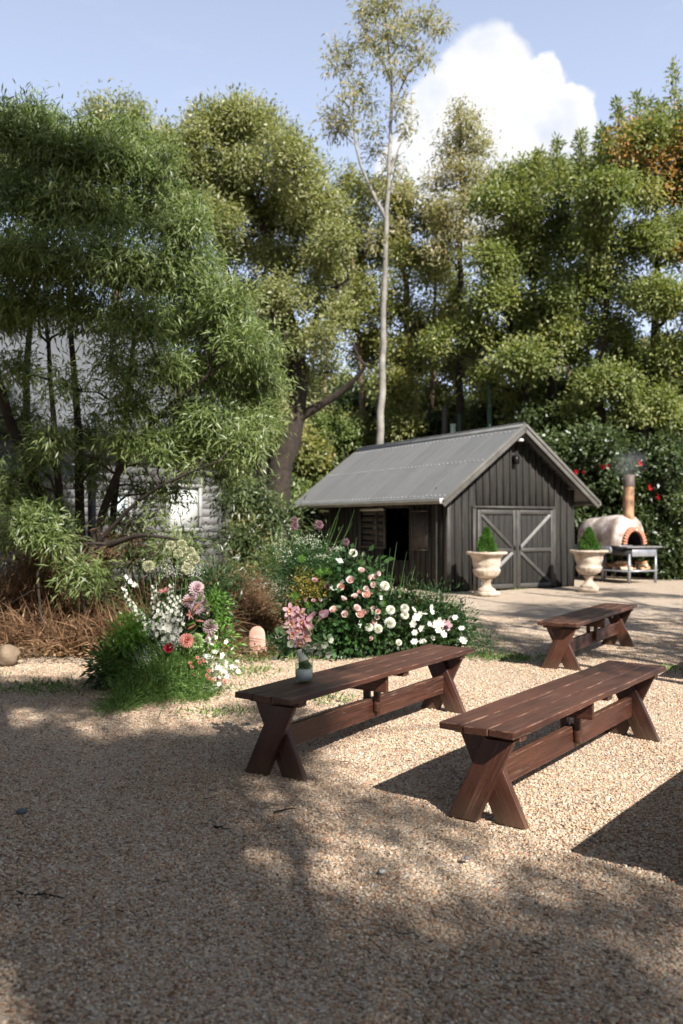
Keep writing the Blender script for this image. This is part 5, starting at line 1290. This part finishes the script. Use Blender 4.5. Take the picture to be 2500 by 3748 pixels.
def right_arrangement():
    A = Arrangement('floral_display', (.35, 10.15, 0), 'wide display of blush roses and white cosmos behind the vase bench', (850, 1850, 1.568), 10.0)
    g = Geo()
    for (cx, cy, rx, ry, n, dy) in [(620, 640, 190, 150, 2200, .1), (780, 700, 200, 110, 1800, 0), (560, 730, 130, 70, 900, -.05), (660, 760, 150, 60, 1000, -.1), (1000, 720, 230, 90, 2400, .1), (1200, 730, 160, 70, 1300, .1), (720, 480, 130, 130, 1300, .15), (500, 600, 150, 140, 1500, .25), (880, 600, 140, 110, 1100, .15), (1100, 650, 180, 80, 1100, .2)]:
        A.mass(g, cx, cy, rx, ry, n, .08, .038, .1, .3, dy)
    link('dark_foliage', g.mesh('dark_foliage'), L_disp, A.root)
    g = Geo()
    for (cx, cy, rx, ry, n) in [(690, 700, 120, 70, 420), (620, 770, 90, 50, 260), (770, 690, 60, 70, 220), (700, 390, 90, 60, 160), (650, 790, 40, 40, 90), (740, 560, 60, 60, 160)]: A.mass(g, cx, cy, rx, ry, n, .085, .06, .3, .15, -.18)
    link('ivy_foliage', g.mesh('ivy_foliage'), leaf_mat('ivy_leaf', [(.018, .05, .016), (.035, .09, .027), (.065, .14, .045)], .25, .35, .6), A.root)
    g = Geo()
    for (cx, cy, rx, ry, n, dy) in [(400, 400, 200, 190, 4200, .25), (300, 330, 160, 120, 2200, .3), (480, 330, 170, 130, 2400, .2), (560, 450, 120, 130, 1500, .1), (1100, 560, 220, 110, 2200, .25), (1290, 660, 110, 110, 1300, .2), (330, 480, 120, 120, 1600, .3), (1440, 790, 100, 45, 900, -.1), (250, 800, 110, 50, 900, .1), (450, 800, 120, 40, 800, .0), (700, 820, 220, 25, 500, -.1), (1100, 800, 250, 35, 1000, -.1)]:
        A.mass(g, cx, cy, rx, ry, n, .055, .009, 0, .3, dy)
    link('feathery_foliage', g.mesh('feathery_foliage'), leaf_mat('feather_leaf', [(.02, .055, .015), (.04, .095, .028), (.08, .15, .05)], .3), A.root)
    g = Geo()
    for (cx, cy, rx, ry, n) in [(430, 450, 100, 80, 520), (360, 560, 60, 50, 220), (500, 500, 60, 50, 200)]: A.mass(g, cx, cy, rx, ry, n, .03, .015, 0, .15, -.05)
    link('yellow_sprays', g.mesh('yellow_sprays'), leaf_mat('yellow_floret', [(.20, .17, .03), (.36, .27, .05)], .3), A.root)
    g = Geo()
    for (cx, cy, R, n) in [(400, 305, 26, 130), (500, 385, 28, 130), (550, 380, 26, 130), (360, 520, 30, 130), (440, 575, 28, 130), (735, 555, 24, 110), (860, 560, 26, 110), (865, 625, 22, 90)]:
        c = np.array(A.at(cx, cy, -.1)); d = unit(n); g.leaves(np.tile(c, (n, 1)), d, unit(n), R/1.568/3205*10*1.15, .004, rng.random(n))
    link('nigella_pods', g.mesh('nigella_pods'), L_lime, A.root)
    # grasses and strap leaves
    A.blades('strap_leaf', (470, 520), [(625, 10), (700, 25), (690, 100), (605, 60), (560, 130), (640, 110), (225, 175), (240, 150), (265, 215)], L_blade, .011, .2)
    A.blades('strap_leaf', (640, 620), [(655, 230), (690, 240), (735, 260), (715, 180), (760, 300), (590, 440)], L_blade, .008, .15)
    A.blades('strap_leaf', (860, 620), [(855, 290), (845, 270), (905, 240), (945, 205), (870, 330), (800, 380), (785, 300), (900, 380), (930, 330), (940, 400)], L_blade, .008, .15)
    A.blades('strap_leaf', (970, 620), [(1003, 262), (1040, 315), (1050, 345), (960, 400), (985, 380), (1020, 420)], L_blade, .007, .15)
    A.blades('strap_leaf', (1150, 720), [(1180, 480), (1200, 500), (1100, 440), (1240, 520), (1270, 540), (1330, 600), (1440, 625), (1480, 600), (1300, 560), (1210, 560), (1060, 430)], L_blade, .0045, .15)
    rs = [(740, 382, 26), (680, 432, 26), (623, 470, 24), (635, 543, 20), (815, 420, 24), (780, 410, 18), (832, 393, 20), (818, 455, 20), (738, 503, 22), (770, 480, 20), (708, 530, 25), (775, 520, 28), (788, 500, 20), (710, 597, 26), (740, 628, 30), (765, 620, 20), (648, 628, 26), (588, 608, 26), (805, 672, 22), (830, 645, 18), (808, 765, 18), (812, 590, 18), (470, 440, 22), (548, 470, 20), (427, 540, 16), (465, 550, 14), (835, 610, 16), (500, 545, 14)]
    for i, (cx, cy, R) in enumerate(rs): A.put('rose', [RS, RS, RSP][i % 3] if cx > 560 else RSD, cx, cy, -.36+rng.uniform(-.08, .1) if cx > 560 else -.12, R/1.568/3205*10/.05*rng.uniform(1.0, 1.3), (.1, -.75, .45), .42)
    A.put('rose', RSW, 688, 282, -.1, 1.25, (.2, -.7, .5), .1)
    for (cx, cy, R) in [(875, 462, 26), (908, 600, 25), (905, 675, 32), (990, 592, 26), (990, 630, 24), (785, 700, 22), (835, 708, 24), (955, 787, 20)]: A.put('carnation', CARN, cx, cy, -.42, R/1.568/3205*10/.05*rng.uniform(.85, 1.05), (.1, -.8, .4), .4)
    for (cx, cy) in [(1055, 655), (1042, 680), (1080, 620), (1108, 625), (1140, 583), (1143, 610), (1050, 730), (1088, 705), (1130, 680), (1165, 690), (1183, 660), (1185, 700), (1165, 670), (1247, 637), (1280, 645), (1318, 708), (1320, 770), (1148, 760), (1097, 782), (1047, 785), (1215, 755), (1185, 715), (1150, 700), (1200, 685), (1060, 640), (1040, 600), (1210, 740), (1090, 780), (1330, 775)]: A.put('cosmos', COS, cx, cy, -.34+rng.uniform(-.08, .08), rng.uniform(.8, 1.35), (.15, -.8, .45), .5)
    A.put('cosmos', COSP, 1230, 690, -.15, 1.3)
    for (cx, cy, R) in [(357, 85, 18), (357, 118, 22), (497, 112, 24), (650, 210, 20), (555, 258, 16)]: A.put('allium', ALM, cx, cy, .2, R/1.568/3205*10/.042, (0, -.3, 1), .1)
    g = Geo()
    for (cx, cy, rx, ry, n) in [(470, 210, 60, 40, 160), (400, 190, 40, 20, 60), (520, 290, 50, 14, 90), (600, 245, 40, 14, 70), (260, 240, 40, 50, 90), (330, 270, 40, 60, 80), (520, 600, 90, 60, 120), (930, 640, 60, 30, 100), (1000, 660, 60, 40, 120)]:
        c = np.array(A.at(cx, cy, -.05)); P = c+rng.normal(size=(n, 3))*np.array([rx/1.568/3205*10*.6, .06, ry/1.568/3205*10*.6]); g.leaves(P, unit(n), unit(n), .014, .011, np.ones(n))
    link('tiny_pale_sprays', g.mesh('tiny_pale_sprays'), PM('spray_white', (.55, .60, .45)), A.root)['kind'] = 'stuff'
    for (cx, cy) in [(1025, 465), (595, 650), (1030, 580), (830, 490), (1075, 550)]:
        A.put('seed_head', setm(ball_mesh(.045, 90, .02, 'seed_head'), leaf_mat('seed_leaf', [(.03, .04, .012), (.06, .07, .02)], .1)), cx, cy, .0, .9)
    A.done()
right_arrangement()

# ------------------------------------------------------------------ sign
def sign():
    y = 9.9; c = G(593, 1505); r = empty('arched_sign', (c.x, c.y, 0), R_(-8))
    h, w = .335, .185; th = np.linspace(0, math.pi, 13)
    poly = [(w/2*math.cos(a), h-.105+.105*math.sin(a)**.9) for a in th]; poly = [(w/2, -.02)]+poly+[(-w/2, -.02)]
    m = simple('terracotta_pink_board', (.46, .27, .21), .6, .06, 5, bs=.05)
    g = Geo().prism(poly, 0, .006); o = link('board', bevel(g.mesh('board'), .0008, 1), m, r)
    wm = simple('white_print', (.74, .68, .68), .6, .03, 5, bs=0)
    # two short title lines and two small lines, as broken runs of letter-sized marks
    for (z, wd, n, hh) in ((.222, .078, 9, .0085), (.204, .100, 12, .0095)):
        g = Geo()
        for k in range(n):
            x = -wd/2+wd*(k+.5)/n; lw = wd/n*.34
            g.box((x-lw*.8, -.0012, z), (lw*.32, .0006, hh*.5))
            if k % 3 != 1: g.box((x+lw*.8, -.0012, z), (lw*.32, .0006, hh*.5))
            g.box((x, -.0012, z+(hh*.36 if k % 2 else -hh*.05)), (lw*.75, .0005, hh*.13))
        link('title_line', g, wm, r)
    for (z, wd, n, hh) in ((.132, .09, 16, .004), (.122, .07, 12, .004)):
        g = Geo()
        for k in range(n):
            x = -wd/2+wd*(k+.5)/n; g.box((x, -.0012, z), (wd/n*.32, .0006, hh*.5))
        link('small_line', g, simple('faint_print', (.62, .46, .42), .6, .03, 5, bs=0), r)
    r.rotation_euler = (R_(-13), R_(-7), R_(-8))
    tag(r, 'pink arched sign board leaning at the edge of the garden bed', 'sign')
sign()

# ------------------------------------------------------------------ vase and bouquet
VX, VY, VZ = -.238, 5.55, BH
def vase():
    r = empty('glass_vase', (VX, VY, VZ+.001)); R = .058; Hh = .228
    m, t, b, o = new_mat('clear_glass'); b.inputs['Base Color'].default_value = (.97, .98, .97, 1); b.inputs['Roughness'].default_value = .02; b.inputs['Transmission Weight'].default_value = 1; b.inputs['IOR'].default_value = 1.45
    tr = t.n.new('ShaderNodeBsdfTransparent'); tr.inputs[0].default_value = (.93, .95, .94, 1); gl = t.n.new('ShaderNodeBsdfGlossy'); gl.inputs['Roughness'].default_value = .03
    lw = t.n.new('ShaderNodeLayerWeight'); lw.inputs[0].default_value = .5
    class _F: pass
    fr = _F(); fr.outputs = [t.math('ADD', t.math('MULTIPLY', t.math('POWER', lw.outputs['Facing'], 4.0), .5), .03)]; mx = t.n.new('ShaderNodeMixShader'); t.link(fr.outputs[0], mx.inputs[0]); t.link(tr.outputs[0], mx.inputs[1]); t.link(gl.outputs[0], mx.inputs[2]); t.link(mx.outputs[0], o.inputs[0])
    g = Geo().lathe([(0, 0), (R-.004, 0), (R, .004), (R, Hh-.002), (R-.001, Hh), (R-.003, Hh-.002), (R-.003, .018), (R-.010, .014), (0, .013)], 48)
    link('wall', g.mesh('wall', True), m, r)
    sd_ = simple('pale_sand', (.48, .51, .52), .8, .08, 60)
    g = Geo().lathe([(0, .0145), (R-.0045, .0145), (R-.0045, .080), (R*.6, .088), (0, .078)], 40, wob=lambda R_2, Z, T_: R_2); link('sand', g.mesh('sand', True), sd_, r)
    mw, t, b, o = new_mat('water'); tr = t.n.new('ShaderNodeBsdfTransparent'); tr.inputs[0].default_value = (.80, .86, .84, 1); gl = t.n.new('ShaderNodeBsdfGlossy'); gl.inputs['Roughness'].default_value = .03
    lw = t.n.new('ShaderNodeLayerWeight'); lw.inputs[0].default_value = .5
    fr = _F(); fr.outputs = [t.math('ADD', t.math('MULTIPLY', t.math('POWER', lw.outputs['Facing'], 4.0), .3), .02)]; mx = t.n.new('ShaderNodeMixShader'); t.link(fr.outputs[0], mx.inputs[0]); t.link(tr.outputs[0], mx.inputs[1]); t.link(gl.outputs[0], mx.inputs[2]); t.link(mx.outputs[0], o.inputs[0])
    g = Geo().lathe([(R-.0045, .088), (R-.0045, .120), (R-.006, .119), (0, .119)], 40); link('water', g.mesh('water', True), mw, r)
    tag(r, 'clear glass cylinder vase with pale sand on the near end of the bench', 'vase')
    # bouquet
    q = empty('bouquet', (VX, VY, VZ+.001)); B = Vector((VX, VY, VZ))
    def at(cx, cy, dy=0): return D((1000+cx/6.272)/1.5944, (2180+cy/6.272)/1.5944, VY+dy)-B
    wrapc = at(670, 1400)
    st_m = simple('cut_stem', (.10, .17, .05), .5, .35, 30)
    for k in range(26):
        a = k*2.4; rr = .5*math.sqrt(k/26); p0 = Vector((.052*rr*2*math.cos(a)*.85+.012, .045*rr*2*math.sin(a), .090)); p1 = wrapc+Vector((.022*rr*2*math.cos(a), .02*rr*2*math.sin(a), -.01)); p2 = p1+Vector((-.01+.02*rr*math.cos(a), 0, .08))
        link('stem', Geo().tube([p0, (p0+p1)/2, p1, p2], rng.uniform(.0028, .0045), 6, cap=True), st_m, q)
    a0 = at(690, 1490); a1 = at(600, 1230)
    g = Geo().tube([a0, a0.lerp(a1, .35), a0.lerp(a1, .7), a1], [.027, .0255, .025, .024], 20); link('ribbon_wrap', g.mesh('ribbon_wrap', True), simple('satin_ribbon', (.62, .62, .60), .4, .08, 20), q)
    def orchid(cx, cy, s, face, dy, roll=0.):
        e = empty('orchid', at(cx, cy, dy), 0, q); e.rotation_mode = 'QUATERNION'; e.rotation_quaternion = Vector(face).normalized().to_track_quat('Z', 'Y')@Matrix.Rotation(roll, 3, 'Z').to_quaternion()
        for k in range(5):
            a = math.pi/2+k*2*math.pi/5; g = Geo(); d = nrm(np.array([math.cos(a), math.sin(a), .12])); petal(g, d*.004, d, (0, 0, 1), s, s*.62, .18, .2, 1., 3); link('petal', g.mesh('petal', True), orchp, e)
        g = Geo(); g.lathe([(.0, .0), (.009, .004), (.013, .014), (.015, .022)], 10, tint=.9); petal(g, (0, -.006, .006), nrm(np.array([0, -.6, .8])), nrm(np.array([0, .8, .6])), .026, .026, -.5, 0., .9, 3); link('lip', g.mesh('lip', True), lipm, e)
        g = Geo().tube([(0, .008, .0), (0, .010, .018), (0, .004, .026)], [.004, .005, .002], 6, tint=0.); link('column', g.mesh('column', True), PM('orchid_column', (.55, .10, .08)), e)
    for args in [(400, 350, .046, (-.25, -.9, .35), -.03, .1), (440, 640, .040, (-.35, -.8, .1), -.03, .4), (460, 890, .040, (-.2, -.9, .05), -.035, -.2), (640, 620, .042, (.5, -.8, .2), -.02, .8), (740, 950, .040, (.25, -.9, -.05), -.03, .3), (560, 780, .036, (.1, -.9, .1), -.01, .6),
                 (620, 1080, .042, (.0, -.8, -.5), -.03, 1.0), (620, 400, .040, (.5, -.5, .6), .0, .2), (700, 740, .038, (.4, -.8, .0), -.01, 1.2), (360, 500, .036, (-.7, -.5, .1), .0, .5), (540, 520, .036, (.1, -.8, .3), .02, .0)]: orchid(*args)
    def calla(cx, cy, d, s, dy, roll=0.):
        e = empty('calla_lily', at(cx, cy, dy), 0, q); e.rotation_mode = 'QUATERNION'; e.rotation_quaternion = Vector(d).normalized().to_track_quat('Z', 'Y')@Matrix.Rotation(roll, 3, 'Z').to_quaternion()
        n = 16; V = []; prof = [(.0035, 0), (.006, .02), (.010, .04), (.017, .058), (.027, .070)]; g = Geo()
        for (r0, z) in prof:
            for k in range(n):
                a = 2*math.pi*k/n; tip = max(0, math.cos(a))**3*(r0/.027)**2*.045; V.append(((r0+tip*.6)*math.cos(a)*s/1., r0*math.sin(a)*s, (z+tip*.5-(.012 if math.cos(a) < -.5 and z > .05 else 0))*s))
        T_ = []; Q = []
        for i in range(4):
            for k in range(n): Q.append((i*n+k, i*n+(k+1) % n, (i+1)*n+(k+1) % n, (i+1)*n+k)); T_.append(i/3)
        g.add(V, Q, tint=np.array(T_)); link('spathe', g.mesh('spathe', True), leaf_mat('calla', [(.34, .42, .14), (.62, .62, .42), (.74, .60, .56), (.60, .30, .36)], .35, .5, .3, (1, 1, 1)), e)
        link('stalk', Geo().tube([(0, 0, -.10*s), (0, 0, -.05*s), (0, 0, .004)], .0038, 7), stem_m, e); link('spadix', Geo().tube([(0, 0, .015), (0, 0, .05*s)], .0028, 6, cap=True), PM('spadix', (.7, .5, .12)), e)
    calla(985, 650, (.55, -.15, .75), 1.15, 0., 0); calla(880, 720, (-.15, -.4, .9), .95, -.02, 1.2); calla(850, 900, (-.05, -.5, .9), .95, -.03, 2.4)
    hel = leaf_mat('hellebore', [(.40, .48, .22), (.66, .70, .50), (.78, .79, .72)], .35, .5, .3, (1, 1, 1)); HM = Geo()
    for k in range(5):
        a = k*2*math.pi/5; d = nrm(np.array([math.cos(a), math.sin(a), .55])); petal(HM, d*.002, d, nrm(np.array([-math.cos(a)*.4, -math.sin(a)*.4, 1])), .026, .026, .35, .3, 1., 3)
    HM.lathe([(0, .002), (.005, .004), (.004, .010), (0, .012)], 7, tint=.0); HM = setm(HM.mesh('hellebore', True), hel)
    for (cx, cy, d, s, dy) in [(150, 1180, (-.4, -.4, -.6), 1., 0), (410, 1110, (0, -1, .1), 1.15, -.04), (790, 1130, (.1, -.7, -.7), 1.15, -.04), (940, 1110, (.4, -.6, -.5), 1.1, -.03), (1150, 1110, (.3, -.7, -.2), 1.15, -.03), (1270, 1010, (.6, -.6, .0), 1.1, 0), (1230, 1310, (.5, -.6, -.5), 1.25, -.02), (120, 930, (-.5, -.6, -.2), .7, .01), (40, 1390, (-.3, -.3, -.8), 1., 0), (1090, 1150, (-.2, -.7, -.3), 1.0, -.02), (860, 1200, (.0, -.6, -.7), 1., -.03), (230, 1440, (0, -.3, -.9), .7, 0.), (1060, 1280, (-.2, -.6, -.5), .9, .0)]:
        o = link('hellebore', HM, None, q, at(cx, cy, dy), (0, 0, 0), s); local_up(o, d)
        link('stem', Geo().tube(limb_pts(at(700+(cx-700)*.35, 1080, .0), at(cx, cy-20, dy), 6, .03, .12), .0012, 4), stem_m, q)
    lm = leaf_mat('bouquet_leaf', [(.03, .08, .025), (.07, .14, .05), (.14, .22, .10)], .25, .45, .5)
    for (cx, cy, n, sp) in [(200, 850, 5, .03), (150, 1050, 5, .03), (230, 1250, 5, .03), (420, 1250, 4, .025), (700, 430, 3, .02), (860, 400, 2, .02), (1200, 900, 3, .02), (1130, 1180, 4, .02), (230, 1400, 4, .02), (60, 1130, 4, .025), (330, 1010, 4, .02), (620, 1160, 5, .03), (850, 1080, 4, .02), (560, 700, 2, .02), (160, 950, 6, .03), (250, 1130, 6, .03), (1160, 1020, 4, .025), (1000, 1080, 4, .025), (500, 1180, 5, .03)]:
        for k in range(n):
            c = at(cx, cy, .01)+Vector(rng.normal(0, sp*.5, 3)); g = Geo(); d = unit(1)[0]; petal(g, (0, 0, 0), d, nrm(np.cross(d, unit(1)[0])),   .048*rng.uniform(.7, 1.2), .028, .15, rng.random()*.6, rng.random()*.4+.6, 3)
            link('leaf', g.mesh('leaf', True), lm, q, c)
    tag(q, 'bridal bouquet of pink orchids, callas and white hellebores in the vase', 'bouquet')
vase()
